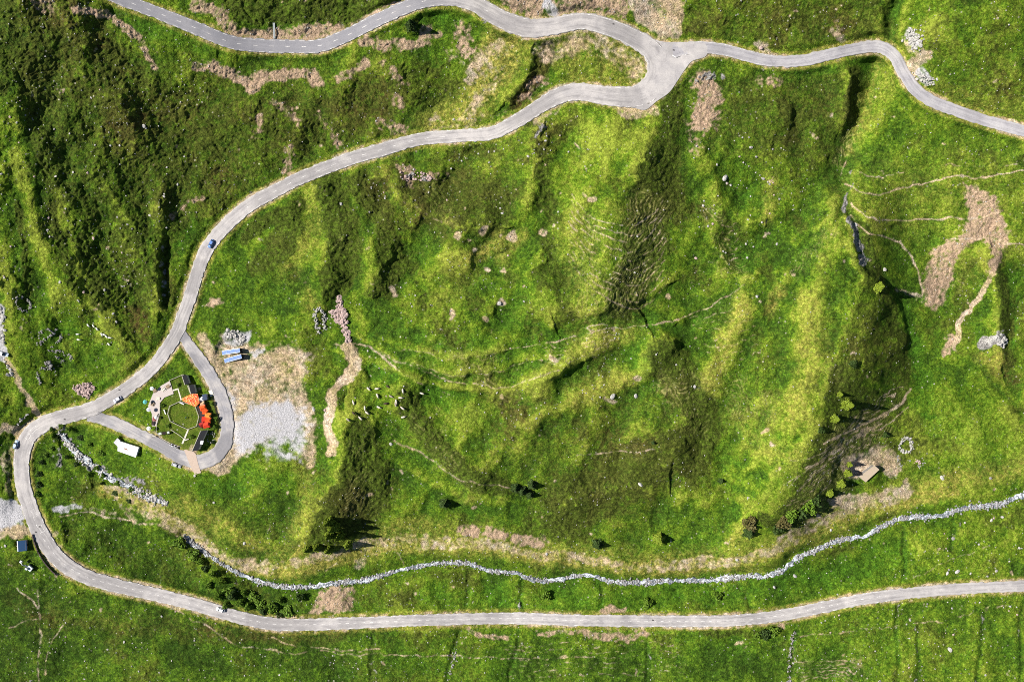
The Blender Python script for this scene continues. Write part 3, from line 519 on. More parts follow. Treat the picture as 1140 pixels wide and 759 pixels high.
# ------------------------------------------------------------------ ground sheet
f = PX * (D - H) / D
co = np.stack([(U0 - UC) * f, (VC - V0) * f, H], -1).reshape(-1, 3)
idx = np.arange(NU * NV, dtype=np.int32).reshape(NV, NU)
quads = np.stack([idx[1:, :-1], idx[1:, 1:], idx[:-1, 1:], idx[:-1, :-1]], -1).reshape(-1, 4)
me = np_mesh('ground', co, quads)
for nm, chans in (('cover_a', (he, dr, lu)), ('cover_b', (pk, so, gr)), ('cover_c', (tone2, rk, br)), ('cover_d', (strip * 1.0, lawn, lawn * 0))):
    at = me.attributes.new(nm, 'FLOAT_COLOR', 'POINT')
    at.data.foreach_set('color', np.stack([*(np.clip(c, 0, 1) for c in chans), np.ones_like(he)], -1).astype(np.float32).ravel())
me.polygons.foreach_set('use_smooth', np.ones(len(quads), bool))
ground = struct(link_mesh('ground', me, ground_material()))


# ------------------------------------------------------------------ carriageways
def rhq(u, v): return bil(RH, gu, gv, np.asarray(u, float), np.asarray(v, float))
def frame_of(L):
    t = np.gradient(L[:, :2], axis=0); t /= np.hypot(t[:, 0], t[:, 1])[:, None] + 1e-9
    return t, np.stack([-t[:, 1], t[:, 0]], -1)          # normal: to the driver's side with larger v
def px_to_world(u, v, h):
    ff = PX * (D - h) / D
    return np.stack([(u - UC) * ff, (VC - v) * ff, h], -1)
def ribbon(name, L, offs, dz, m, skirt=.5, wob=0.0, seed=1, heights=None, parent=None):
    """strip of cross sections; offs: lateral offsets as a share of the half width"""
    t, nn = frame_of(L); hw = L[:, 2] / 2
    if wob:
        rs = np.random.RandomState(seed); kk = np.hanning(7); kk /= kk.sum()
        wl = np.convolve(rs.randn(len(L) + 6), kk, 'valid') * wob; wr = np.convolve(rs.randn(len(L) + 6), kk, 'valid') * wob
    rows = []
    O = [(o, dz) for o in offs]
    if skirt: O = [(offs[0] * 1.005, dz - skirt)] + O + [(offs[-1] * 1.005, dz - skirt)]
    for j, (o, z) in enumerate(O):
        ex = 0
        if wob: ex = wl * abs(o) if o < 0 else wr * abs(o)
        k = o * hw + np.sign(o) * ex
        u = L[:, 0] + nn[:, 0] * k; v = L[:, 1] + nn[:, 1] * k
        h = (rhq(u, v) if heights is None else heights) + z
        rows.append(px_to_world(u, v, h))
    V = np.stack(rows, 1); n, k = V.shape[:2]
    ii = np.arange(n * k).reshape(n, k)
    q = np.stack([ii[:-1, :-1], ii[:-1, 1:], ii[1:, 1:], ii[1:, :-1]], -1).reshape(-1, 4)
    me = np_mesh(name, V.reshape(-1, 3), q[:, ::-1])
    at = me.attributes.new('across', 'FLOAT', 'POINT'); at.data.foreach_set('value', np.tile(np.array([o for o, _ in O], np.float32), n))
    cum_ = np.concatenate([[0], np.cumsum(np.hypot(np.diff(L[:, 0]), np.diff(L[:, 1])))]) * PX
    at = me.attributes.new('along', 'FLOAT', 'POINT'); at.data.foreach_set('value', np.repeat(cum_.astype(np.float32), k))
    return link_mesh(name, me, m, parent)
def asphalt(name, base, dark, tracks=.5, patch=.55, old=False):
    m, nt, b = mat(name)
    n1 = noise(nt, .22, 4, .6); n2 = noise(nt, 2.2, 3, .7); n3 = noise(nt, .045, 2, .5)
    c = mixc(nt, rng(nt, n1, .35, .65), base, dark)
    c = mixc(nt, mth(nt, 'MULTIPLY', rng(nt, n3, .5, .56), patch), c, tuple(x * .72 for x in dark))
    a = nd(nt, 'ShaderNodeAttribute', attribute_name='across').outputs['Fac']
    aa = mth(nt, 'ABSOLUTE', mth(nt, 'SUBTRACT', mth(nt, 'ABSOLUTE', a), .48))
    tr = mth(nt, 'MULTIPLY', rng(nt, aa, .2, .03), rng(nt, n1, .3, .6))
    c = mixc(nt, mth(nt, 'MULTIPLY', tr, tracks), c, tuple(x * .6 for x in dark))
    ed = rng(nt, mth(nt, 'ABSOLUTE', a), .86, 1.0)
    c = mixc(nt, mth(nt, 'MULTIPLY', ed, rng(nt, n2, .4, .6)), c, (.30, .27, .22))
    cv_ = nd(nt, 'ShaderNodeCombineXYZ'); nt.links.new(mth(nt, 'MULTIPLY', a, 3.2), cv_.inputs[0]); nt.links.new(mth(nt, 'MULTIPLY', nd(nt, 'ShaderNodeAttribute', attribute_name='along').outputs['Fac'], .045), cv_.inputs[1])
    st = noise(nt, 1.6, 4, .65, cv_.outputs[0], .3)
    c = mixc(nt, rng(nt, st, .52, .70, 0, .75), c, tuple(x * .62 for x in dark)); c = mixc(nt, rng(nt, st, .40, .28, 0, .6), c, tuple(min(1, x * 1.25) for x in base))
    vr = nd(nt, 'ShaderNodeTexVoronoi', feature='DISTANCE_TO_EDGE'); vr.inputs['Scale'].default_value = .11; tcc = nd(nt, 'ShaderNodeTexCoord'); nt.links.new(tcc.outputs['Object'], vr.inputs['Vector'])
    c = mixc(nt, mth(nt, 'MULTIPLY', mth(nt, 'MULTIPLY', rng(nt, vr.outputs['Distance'], .03, .008), rng(nt, n1, .52, .6)), .35), c, tuple(x * .6 for x in dark))
    if old: c = mixc(nt, rng(nt, nd(nt, 'ShaderNodeAttribute', attribute_name='along').outputs['Fac'], 185, 215, .72, 0), c, (.19, .19, .215))
    g = rng(nt, n2, .3, .7, .85, 1.12); gg = nd(nt, 'ShaderNodeCombineColor')
    for i in range(3): nt.links.new(g, gg.inputs[i])
    nt.links.new(mixc(nt, 1.0, c, gg.outputs[0], 'MULTIPLY'), b.inputs['Base Color'])
    bump(nt, b, n2, .3, .05)
    return m
A_MAIN = asphalt('pale_asphalt', (.40, .375, .36), (.31, .292, .29), old=True)
A_BR = asphalt('grey_asphalt', (.365, .35, .355), (.30, .287, .305))
A_LANE = asphalt('patched_asphalt', (.39, .365, .35), (.26, .252, .268), .2, .85)
OFF = [-1, -.86, -.65, -.48, -.3, 0, .3, .48, .65, .86, 1]
def dense(L, m=2):
    x = np.arange(0, len(L) - 1 + 1e-6, 1 / m); return np.stack([np.interp(x, np.arange(len(L)), L[:, k]) for k in range(3)], -1)
road = struct(ribbon('road', dense(road_lines['road']), OFF, .030, A_MAIN, wob=.7, seed=3))
branch = struct(ribbon('branch_road', dense(road_lines['branch']), OFF, .018, A_BR, wob=.6, seed=4))
lane = struct(ribbon('access_lane', dense(road_lines['lane']), OFF, .006, A_LANE, wob=.8, seed=5))
# the widened apron in the hairpin
def patch(name, poly_, dz, m, step=1.2, kind=True, base=None):
    ps = np.array(poly_, float); x0, y0 = ps.min(0); x1, y1 = ps.max(0)
    bm = bmesh.new()
    vs = [bm.verts.new(pt(u, v, (float(rhq([u], [v])[0]) if base is None else base(u, v)) + dz)) for u, v in catmull([(*p, 0) for p in poly_], 2, True)[:, :2]]
    fc = bm.faces.new(vs)
    bm.normal_update()
    if fc.normal.z < 0: fc.normal_flip()
    bmesh.ops.triangulate(bm, faces=[fc])
    me = bpy.data.meshes.new(name); bm.to_mesh(me); bm.free()
    return link_mesh(name, me, m)
apron = patch('road_apron', APRON, .034, A_MAIN); apron['kind'] = 'structure'
for nm, vl in (('along', 900.0), ('across', .2)):
    at = apron.data.attributes.new(nm, 'FLOAT', 'POINT'); at.data.foreach_set('value', np.full(len(apron.data.vertices), vl, np.float32))

# road markings, children of their road
def paint(name, col):
    m, nt, b = mat(name)
    n = noise(nt, 1.6, 3, .7)
    nt.links.new(mixc(nt, rng(nt, n, .40, .66), (.33, .305, .295), col), b.inputs['Base Color']); return m
PW = paint('worn_white_paint', (.70, .69, .66))
def dashes(name, L, specs, dz, parent, width=.30):
    """specs: (lateral share, dash px, gap px, u-range test)"""
    L = dense(L, 4); t, nn = frame_of(L); hw = L[:, 2] / 2
    cum = np.concatenate([[0], np.cumsum(np.hypot(np.diff(L[:, 0]), np.diff(L[:, 1])))])
    V = []; Q = []
    for share, da, ga, rngs in specs:
        for a, b_ in rngs:
            s = a
            while s < min(b_, cum[-1] - da):
                xs = np.linspace(s, s + da, max(2, int(da / .8) + 1))
                i = np.interp(xs, cum, np.arange(len(L)))
                cols = []
                for sg in (-1, 1):
                    uu = []; vv = []
                    for arr in (L[:, 0], L[:, 1], nn[:, 0], nn[:, 1], hw): uu.append(np.interp(i, np.arange(len(L)), arr))
                    k = share * uu[4] + sg * width / 2 / PX
                    u = uu[0] + uu[2] * k; v = uu[1] + uu[3] * k
                    cols.append(px_to_world(u, v, rhq(u, v) + dz))
                b0 = len(V)
                for p, q in zip(*cols): V += [p, q]
                for j in range(len(xs) - 1): Q.append((b0 + 2 * j, b0 + 2 * j + 1, b0 + 2 * j + 3, b0 + 2 * j + 2))
                s += da + ga
    return link_mesh(name, np_mesh(name, V, np.array(Q)), PW, parent)
dashes('lane_markings', road_lines['road'], [(-.88, 6, 5, [(60, 560), (760, 1250)]), (.88, 6, 5, [(60, 560), (760, 1250)]), (0, 5, 13, [(60, 520), (1000, 1240)]), (.86, 30, 1, [(600, 700)]), (-.86, 26, 3, [(600, 690)]), (-.88, 5, 7, [(1250, 2700)]), (.88, 5, 7, [(1250, 2700)]), (0, 4, 5, [(1700, 2700)])], .036, road, .26)
dashes('edge_line', road_lines['branch'], [(-.9, 20, 2, [(20, 130)]), (.9, 20, 2, [(20, 130)])], .024, branch, .22)
# hatching on the hairpin apron and the box outlines painted on the bend
def quad_strip(bm, a, b_, wd, dz):
    a = Vector((*a, 0)); b_ = Vector((*b_, 0)); d = (b_ - a).normalized(); nrm = Vector((-d.y, d.x, 0)) * (wd / 2 / PX)
    n = max(1, int((b_ - a).length)); prev = None
    for i in range(n + 1):
        p = a.lerp(b_, i / n); l, r = p + nrm, p - nrm
        cur = [bm.verts.new(pt(q.x, q.y, float(rhq([q.x], [q.y])[0]) + dz)) for q in (l, r)]
        if prev: bm.faces.new((prev[0], prev[1], cur[1], cur[0]))
        prev = cur
bm = bmesh.new()
for i in range(7): quad_strip(bm, (747.5 - .3 * i, 61 + i * 3.8), (752.5 - .5 * i, 64.2 + i * 3.8), .42, .040)
quad_strip(bm, (746, 58), (743, 92), .25, .042)
bmesh.ops.recalc_face_normals(bm, faces=bm.faces); me = bpy.data.meshes.new('hatching'); bm.to_mesh(me); bm.free()
link_mesh('hatching', me, PW, road)
def outline(u, v, ang, l, w_):
    c, s = math.cos(ang), math.sin(ang); pts = [(-l, -w_), (l, -w_), (l, w_), (-l, w_)]
    P = [(u + x * c - y * s, v + x * s + y * c) for x, y in pts]
    bm = bmesh.new()
    for i in range(4): quad_strip(bm, P[i], P[(i + 1) % 4], .22, .044)
    bmesh.ops.recalc_face_normals(bm, faces=bm.faces); me = bpy.data.meshes.new('bay_outline'); bm.to_mesh(me); bm.free()
    return link_mesh('bay_outline', me, PW, road)
outline(37.5, 478, R(-48), 4.2, 2.0); outline(31.5, 486, R(-60), 3.2, 1.8)
outline(38, 571, R(58), 4.2, 1.8); outline(46, 588, R(60), 4.2, 1.8)

for u, v in [(72,466.5),(97,633),(44,586),(133,434),(683,27),(750,56),(754,72),(727,690),(40,592),(279,214)]:
    bm = bmesh.new(); quad_strip(bm, (u - 1.1, v - .3), (u + 1.1, v + .3), .6, .046); bmesh.ops.recalc_face_normals(bm, faces=bm.faces)
    me = bpy.data.meshes.new('drain_cover'); bm.to_mesh(me); bm.free(); DRM = bpy.data.materials.get('iron_drain') or mat('iron_drain')[0]; DRM.node_tree.nodes['Principled BSDF'].inputs[0].default_value = (.06, .055, .055, 1)
    link_mesh('drain_cover', me, DRM, road)

# ------------------------------------------------------------------ streams
def water_mat():
    m, nt, b = mat('mountain_stream_water')
    n1 = noise(nt, 1.1, 4, .7, dist=1.2); n2 = noise(nt, .3, 2, .5)
    f = rng(nt, mth(nt, 'ADD', n1, mth(nt, 'MULTIPLY', mth(nt, 'SUBTRACT', n2, .5), .5)), .44, .62)
    nt.links.new(mixc(nt, f, (.085, .10, .115), (.66, .70, .75)), b.inputs['Base Color'])
    nt.links.new(rng(nt, f, 0, 1, .12, .7), b.inputs['Roughness']); b.inputs['Specular IOR Level'].default_value = .5
    bump(nt, b, n1, .6, .3); return m
WM = water_mat()
for SP in stream_lines:
    L = dense(SP, 2)
    hh = bil(H, gu, gv, L[:, 0], L[:, 1]); kk = np.ones(31) / 31; hh = np.convolve(np.pad(hh, 15, mode='edge'), kk, 'valid') + .22
    L2 = L.copy(); L2[:, 2] *= .62 if SP is stream_lines[1] else .8
    struct(ribbon('stream', L2, [-1, -.5, 0, .5, 1], 0, WM, .6, wob=1.5, seed=8, heights=hh))

# =================================================================== objects
def bm_obj(name, bm, m, parent=None, smooth=False):
    bmesh.ops.recalc_face_normals(bm, faces=bm.faces)
    me = bpy.data.meshes.new(name); bm.to_mesh(me); bm.free()
    if smooth:
        for p in me.polygons: p.use_smooth = True
    return link_mesh(name, me, m, parent)
def empty(name, loc, rz=0.0, label=None, cat=None, group=None):
    o = bpy.data.objects.new(name, None); C.objects.link(o); o.location = loc; o.rotation_euler = (0, 0, rz); o.empty_display_size = .3
    if label: tag(o, label, cat, group)
    return o
def add_box(bm, x0, x1, y0, y1, z0, z1, bev=0.0):
    M4 = Matrix.Translation(((x0 + x1) / 2, (y0 + y1) / 2, (z0 + z1) / 2)) @ Matrix.Diagonal((x1 - x0, y1 - y0, z1 - z0, 1))
    r = bmesh.ops.create_cube(bm, size=1, matrix=M4)
    if bev:
        es = list({e for v in r['verts'] for e in v.link_edges}); bmesh.ops.bevel(bm, geom=es, offset=bev, segments=2, affect='EDGES', profile=.6)
def add_cyl(bm, p, q, r1, r2=None, n=10):
    p, q = Vector(p), Vector(q); d = q - p
    M4 = Matrix.Translation((p + q) / 2) @ d.to_track_quat('Z', 'Y').to_matrix().to_4x4()
    bmesh.ops.create_cone(bm, cap_ends=True, segments=n, radius1=r1, radius2=r1 if r2 is None else r2, depth=d.length, matrix=M4)
def prism(bm, pts, z0, z1):
    """pts: xy outline; z0,z1 numbers or functions"""
    g = lambda z, x, y: z(x, y) if callable(z) else z
    a = [bm.verts.new((x, y, g(z0, x, y))) for x, y in pts]; b = [bm.verts.new((x, y, g(z1, x, y))) for x, y in pts]
    n = len(pts); bm.faces.new(b); bm.faces.new(a[::-1])
    for i in range(n): bm.faces.new((a[i], a[(i + 1) % n], b[(i + 1) % n], b[i]))
def copy_tree(o, parent=None):
    c = o.copy(); C.objects.link(c)
    if parent is not None: c.parent = parent
    for ch in list(o.children): copy_tree(ch, c)
    return c
def ang(dx, dy): return math.atan2(-dy, dx)         # direction on the map (dy down) -> heading

WHITE = simple('white_coated_panel', (.80, .80, .79), .5, var=.08)
GREYM = simple('galvanised_grey_metal', (.42, .43, .45), .45, .6, .2)
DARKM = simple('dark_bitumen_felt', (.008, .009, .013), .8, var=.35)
WOOD = simple('weathered_larch_timber', (.30, .22, .14), .8, var=.35, scale=3)
PALEWOOD = simple('pale_bleached_timber', (.60, .55, .46), .8, var=.2, scale=3)
DECK = simple('dark_stained_decking', (.030, .016, .018), .75, var=.3)
GLASS = simple('tinted_car_glass', (.02, .025, .03), .08, var=.1); GLASS.node_tree.nodes['Principled BSDF'].inputs['Specular IOR Level'].default_value = .6
RUB = simple('black_tyre_rubber', (.018, .018, .018), .85, var=.2)
ORANGE = simple('orange_canvas', (.66, .12, .016), .7, var=.2, scale=1.2, col2=(.50, .045, .012))
RED = simple('red_canvas', (.60, .035, .015), .7, var=.2, scale=1.2)
PEACH = simple('faded_peach_canvas', (.72, .42, .25), .7, var=.15)
TEAL = simple('teal_canvas', (.10, .38, .36), .7, var=.2)
CREAM = simple('cream_canvas', (.72, .66, .54), .75, var=.12)
LAMP = simple('clear_headlamp', (.75, .76, .74), .15, var=.05)
STONEM = simple('pale_granite', (.47, .45, .42), .9, var=.55, scale=1.2)
STONED = simple('grey_lichen_stone', (.30, .285, .27), .9, var=.5, scale=1.6)
STONEP = simple('pinkish_stone', (.46, .34, .31), .9, var=.45, scale=1.6)
BARK = simple('larch_bark', (.10, .07, .05), .9, var=.4)
def leafmat(name, a, b):
    m, nt, bs = mat(name)
    n = noise(nt, 1.4, 3, .6); nt.links.new(mixc(nt, rng(nt, n, .3, .7), a, b), bs.inputs['Base Color']); bs.inputs['Roughness'].default_value = .7; return m
LARCH = leafmat('larch_needles', (.10, .16, .010), (.25, .31, .026))
SPRUCE = leafmat('dark_needles', (.020, .045, .010), (.06, .10, .016))
ALDER = leafmat('alder_leaves', (.06, .13, .010), (.16, .25, .022))
RUST = leafmat('reddish_shrub_leaves', (.06, .055, .018), (.14, .12, .035))

# ---------------------------------------------------------------- vehicles
def car(u, v, d, label, col, loc_dz=.05, L=4.3, W=1.8, tall=1.45, name='car'):
    paintm = simple(name + '_paint', col, .28, .1, .05); paintm.node_tree.nodes['Principled BSDF'].inputs['Coat Weight'].default_value = .5
    on_road = float(bil(cover, gu, gv, np.array([u]), np.array([v]))[0]) < -1
    loc = pt(u, v, float(rhq([u], [v])[0]) + .03) if on_road else on(u, v, .02)
    t = empty(name, loc, d, label, 'car')
    bm = bmesh.new()
    prof = [(-L / 2, .42, .62), (-L / 2 + .12, .30, .86), (-L * .30, .26, .92), (0, .25, .93), (L * .22, .26, .90), (L * .40, .28, .76), (L / 2 - .08, .32, .62), (L / 2, .42, .54)]
    rings = []
    for i, (x, zb, zt) in enumerate(prof):
        hw = W / 2 * (1 - .14 * (abs(x) / (L / 2)) ** 4)
        rings.append([bm.verts.new(p) for p in [(x, -hw * .92, zb), (x, -hw, (zb + zt) / 2), (x, -hw * .9, zt), (x, 0, zt + .05), (x, hw * .9, zt), (x, hw, (zb + zt) / 2), (x, hw * .92, zb)]])
    for a, b in zip(rings, rings[1:]):
        for k in range(7): bm.faces.new((a[k], a[(k + 1) % 7], b[(k + 1) % 7], b[k]))
    bm.faces.new(rings[0]); bm.faces.new(rings[-1][::-1])
    bm_obj('body', bm, paintm, t, True)
    x0, x1, x2, x3 = -L * .42, -L * .30, L * .08, L * .24
    wl, wt = W / 2 * .86, W / 2 * .68
    bm = bmesh.new(); a = [bm.verts.new(p) for p in [(x0, -wl, .9), (x3, -wl, .9), (x3, wl, .9), (x0, wl, .9)]]; b = [bm.verts.new(p) for p in [(x1, -wt, tall - .04), (x2, -wt, tall - .04), (x2, wt, tall - .04), (x1, wt, tall - .04)]]
    bm.faces.new(b)
    for i in range(4): bm.faces.new((a[i], a[(i + 1) % 4], b[(i + 1) % 4], b[i]))
    bm_obj('window_glass', bm, GLASS, t)
    bm = bmesh.new(); add_box(bm, x1 - .02, x2 + .02, -wt - .02, wt + .02, tall - .05, tall, .03); bm_obj('roof', bm, paintm, t)
    for sx_ in (-1, 1):
        for sy_ in (-1, 1):
            bm = bmesh.new(); add_cyl(bm, (sx_ * L * .31, sy_ * (W / 2 - .2), .32), (sx_ * L * .31, sy_ * (W / 2 + .01), .32), .32, n=16); w_ = bm_obj('wheel', bm, RUB, t)
    for sy_ in (-1, 1):
        bm = bmesh.new(); add_box(bm, L / 2 - .16, L / 2 - .01, sy_ * W * .36 - .17, sy_ * W * .36 + .17, .52, .66, .03); bm_obj('headlight', bm, LAMP, t)
    return t
car(235.5, 271.5, ang(-5, 9.5), 'blue car with a pale bonnet driving down the road above the fork', (.12, .22, .50))
car(131.5, 444.5, ang(-9, 5.5), 'pale lilac car on the road beside the fenced enclosure lane', (.62, .62, .72))
car(18.5, 494.5, ang(3, -9), 'light blue car parked at the outer verge of the wide bend', (.42, .55, .74))
car(246, 678, ang(-9.5, -3), 'white car on the lower road beneath the bushy stream bank', (.80, .81, .84))
car(4.5, 393.5, ang(9, 3), 'white and blue camper car parked on the rocky track', (.66, .72, .80), L=5.0, W=2.0, tall=2.1)
car(197, 517.5, ang(9, 3.2), 'silver grey car parked in the grass below the access lane', (.45, .45, .47), L=4.6)

def motorbike(u, v, d, label, col):
    t = empty('motorbike', pt(u, v, float(rhq([u], [v])[0]) + .02), d, label, 'motorbike')
    pm = simple('motorbike_paint', col, .3, .2, .1)
    for x in (-.72, .72):
        bm = bmesh.new()
        bmesh.ops.create_cone(bm, cap_ends=True, segments=18, radius1=.32, radius2=.32, depth=.14, matrix=Matrix.Translation((x, 0, .32)) @ Matrix.Rotation(R(90), 4, 'X')); bm_obj('wheel', bm, RUB, t)
    bm = bmesh.new(); bmesh.ops.create_icosphere(bm, subdivisions=2, radius=1, matrix=Matrix.Translation((.12, 0, .78)) @ Matrix.Diagonal((.42, .22, .26, 1))); bm_obj('fuel_tank', bm, pm, t, True)
    bm = bmesh.new(); add_box(bm, -.75, -.15, -.18, .18, .74, .88, .06); bm_obj('seat', bm, RUB, t)
    bm = bmesh.new(); add_box(bm, -.35, .35, -.2, .2, .3, .66, .08); bm_obj('engine', bm, GREYM, t)
    bm = bmesh.new(); add_cyl(bm, (.5, -.42, 1.02), (.5, .42, 1.02), .035); add_cyl(bm, (.72, 0, .32), (.5, 0, 1.02), .05); bm_obj('handlebar', bm, GREYM, t)
    for sy_ in (-1, 1):
        bm = bmesh.new(); add_box(bm, -.95, -.45, sy_ * .4 - .14, sy_ * .4 + .14, .45, .85, .04); bm_obj('pannier', bm, GREYM, t)
    return t
motorbike(192, 494.5, ang(1, -1.2), 'white and purple motorbike at the lane edge, west one of the pair', (.55, .50, .70))
motorbike(195.2, 495.8, ang(1, -1.1), 'silver motorbike between the other two at the lane edge', (.6, .6, .64))
motorbike(198.6, 497.3, ang(1, -.9), 'dark motorbike parked nearest the white walkway of the enclosure', (.05, .045, .06))

# ---------------------------------------------------------------- loading ramps on the gravel yard
PBLUE = simple('pale_blue_sheet_metal', (.075, .17, .38), .6, .0, .15, scale=.8, col2=(.15, .20, .38))
def ramp(uv0, uv1, wid, htop, label):
    (u0, v0), (u1, v1) = uv0, uv1
    a = on(u0, v0); b = on(u1, v1); L = (b - a).length; t = empty('loading_ramp', a, math.atan2(b.y - a.y, b.x - a.x), label, 'ramp', 'pale blue ramps on the yard')
    w2 = wid / 2
    bm = bmesh.new(); prism(bm, [(0, -w2), (L, -w2), (L, w2), (0, w2)], lambda x, y: .12 + x / L * htop, lambda x, y: .26 + x / L * htop); bm_obj('deck', bm, PBLUE, t)
    for s in (-1, 1):
        bm = bmesh.new(); ys = s * (w2 - .06); prism(bm, [(0.6, ys - .03), (L - .1, ys - .03), (L - .1, ys + .03), (.6, ys + .03)], 0, lambda x, y: .11 + x / L * htop); bm_obj('side_panel', bm, DARKM, t)
        bm = bmesh.new(); prism(bm, [(0, s * w2 - .04), (L, s * w2 - .04), (L, s * w2 + .04), (0, s * w2 + .04)], lambda x, y: .28 + x / L * htop, lambda x, y: .38 + x / L * htop); bm_obj('edge_rail', bm, GREYM, t)
    bm = bmesh.new(); add_box(bm, L - .08, L - .02, -w2 + .05, w2 - .05, 0, htop); bm_obj('end_panel', bm, DARKM, t)
    for k in (.25, .5, .75):
        bm = bmesh.new(); add_box(bm, L * k - .04, L * k + .04, -w2 + .12, w2 - .12, .29 + k * htop, .32 + k * htop); bm_obj('cross_bar', bm, GREYM, t)
ramp((247.5, 392.8), (269.3, 389.8), 1.9, 2.7, 'long pale blue ramp with a high east end, upper one of two on the yard')
ramp((250, 401.8), (271.2, 396.3), 1.9, 2.7, 'long pale blue ramp with a high east end, the one lying below its twin')

# ---------------------------------------------------------------- huts, sheds, trailer
def quad_shed(name, corners, h0, h1, label, cat, wallm, roofm, extra=None, group=None):
    """corners on the map, h0 height at the first edge, h1 at the opposite one (mono pitch roof)"""
    cu_ = sum(p[0] for p in corners) / 4; cv_ = sum(p[1] for p in corners) / 4
    base = min(hgt(*p) for p in corners); o = pt(cu_, cv_, base)
    P = [pt(u, v, base) - o for u, v in corners]
    t = empty(name, o, 0, label, cat, group)
    mid = lambda a, b: (a + b) / 2
    e0, e1 = mid(P[0], P[1]), mid(P[2], P[3]); ax = (e1 - e0); L2 = ax.length_squared
    zt = lambda x, y: h0 + (h1 - h0) * ((Vector((x, y, 0)) - e0).dot(ax) / L2)
    bm = bmesh.new(); prism(bm, [(p.x * .94, p.y * .94) for p in P], -.4, zt); bm_obj('wall', bm, wallm, t)
    bm = bmesh.new(); prism(bm, [(p.x, p.y) for p in P], lambda x, y: zt(x, y) + .01, lambda x, y: zt(x, y) + .13); rf = bm_obj('roof', bm, roofm, t)
    return t, P, zt, rf
TANROOF = simple('weathered_pink_tan_roofing', (.50, .375, .31), .85, var=.25, scale=1.2, col2=(.42, .36, .22))
t, P, zt, rf = quad_shed('stable', [(952.8, 529.2), (970.6, 516.8), (976.8, 521.8), (961.2, 535.6)], 2.9, 2.1, 'low stable with a faded pinkish tan roof against the shrubby slope', 'stable', STONED, TANROOF)
d = (P[2] - P[3]).normalized(); mdp = (P[2] + P[3]) / 2 * .945; n_ = Vector((d.y, -d.x, 0)); n_ = n_ if n_.dot(mdp) > 0 else -n_
bm = bmesh.new(); q = [mdp + d * s * .5 + n_ * k for s, k in ((-1, 0), (1, 0), (1, .06), (-1, .06))]; prism(bm, [(p.x, p.y) for p in q], 0, 1.35); bm_obj('door', bm, WOOD, t)
# blue roofed hut by the retaining wall
NAVY = simple('navy_blue_sheet_roof', (.022, .07, .16), .6, .0, .2); SUNLIT_ROOF = simple('sunlit_pale_sheet_roof', (.55, .60, .66), .45, .1, .12)  # one blue metal roof; sunlight on the west slope painted as pale colour
cu_, cv_ = 27.6, 606; base = hgt(cu_, cv_); o = pt(cu_, cv_, base); t = empty('hut', o, ang(1, -.06), 'small hut with a navy blue roof beside the bend of the road', 'hut')
bm = bmesh.new(); prism(bm, [(-1.95, -2.3), (1.6, -2.3), (1.6, 2.3), (-1.95, 2.3)], -.4, 2.0); bm_obj('wall', bm, WOOD, t)
bm = bmesh.new(); vs_ = [(-2.3, 2.0), (-1.45, 2.9), (-1.45, 3.02), (-2.38, 2.1)]
for y0, y1, pr, nm, mm in ((-2.55, 2.55, [(-2.3, 2.02), (-1.4, 2.95), (-1.4, 3.07), (-2.38, 2.12)], 'roof_slope', SUNLIT_ROOF), (-2.55, 2.55, [(-1.397, 2.95), (1.95, 1.72), (2.0, 1.84), (-1.397, 3.07)], 'roof_slope', NAVY)):
    bm2 = bmesh.new(); a = [bm2.verts.new((x, y0, z)) for x, z in pr]; b = [bm2.verts.new((x, y1, z)) for x, z in pr]
    bm2.faces.new(a); bm2.faces.new(b[::-1])
    for i in range(4): bm2.faces.new((a[i], a[(i + 1) % 4], b[(i + 1) % 4], b[i]))
    ro = bm_obj(nm, bm2, mm, t); ro['label'] = 'narrow roof slope with sunlight painted as pale colour' if mm is SUNLIT_ROOF else 'navy blue long roof slope'
bm.free()
for y in (-2.28, 2.28):
    bm = bmesh.new(); q = [[bm.verts.new((x, yy, z)) for x, z in ((-1.93, 2.0), (1.4, 2.0), (-1.4, 2.92))] for yy in (y - .03, y + .03)]
    bm.faces.new(q[0]); bm.faces.new(q[1][::-1])
    for i in range(3): bm.faces.new((q[0][i], q[0][(i + 1) % 3], q[1][(i + 1) % 3], q[1][i]))
    bm_obj('gable', bm, WOOD, t)
bm = bmesh.new(); add_box(bm, 1.6, 1.66, -.5, .4, 0, 1.75); bm_obj('door', bm, DECK, t)
bm = bmesh.new(); add_box(bm, -1.0, -.2, -2.36, -2.3, .8, 1.5); bm_obj('window', bm, GLASS, t)
# trailer with grey annexe
RUSTY = simple('rust_stain', (.30, .16, .09), .9, var=.4, scale=4)
t, P, zt, rf = quad_shed('trailer', [(133.6, 489.8), (133.2, 501.2), (153.2, 508.3), (156.6, 497.2)], 1.9, 1.9, 'long white box trailer with a rusty roof patch parked below the access lane', 'trailer', WHITE, WHITE)
P = [Vector(p) for p in P]
bm = bmesh.new(); cx, cy = (P[0] + P[1]).xy / 2 * .35
pp = pt(140.3, 499.3, 0) - pt(143, 499.2, 0)
ax = (P[3] - P[0]).normalized(); ay = Vector((-ax.y, ax.x, 0))
def lq(c, l, w): return [(c + ax * a + ay * b).xy for a, b in ((-l, -w), (l, -w), (l, w), (-l, w))]
prism(bm, lq(Vector((-.9, .1, 0)), .8, .28), 2.04, 2.07); prism(bm, lq(Vector((-.3, -.2, 0)), .5, .2), 2.04, 2.068); bm_obj('rust_patch', bm, RUSTY, rf)
for s in (-.6, .6):
    for k in (-1, 1):
        c = ax * (1.2 + s) + ay * k * 1.9
        bm = bmesh.new(); add_cyl(bm, c - ay * .12 + Vector((0, 0, .34)), c + ay * .12 + Vector((0, 0, .34)), .36, n=16); bm_obj('wheel', bm, RUB, t)
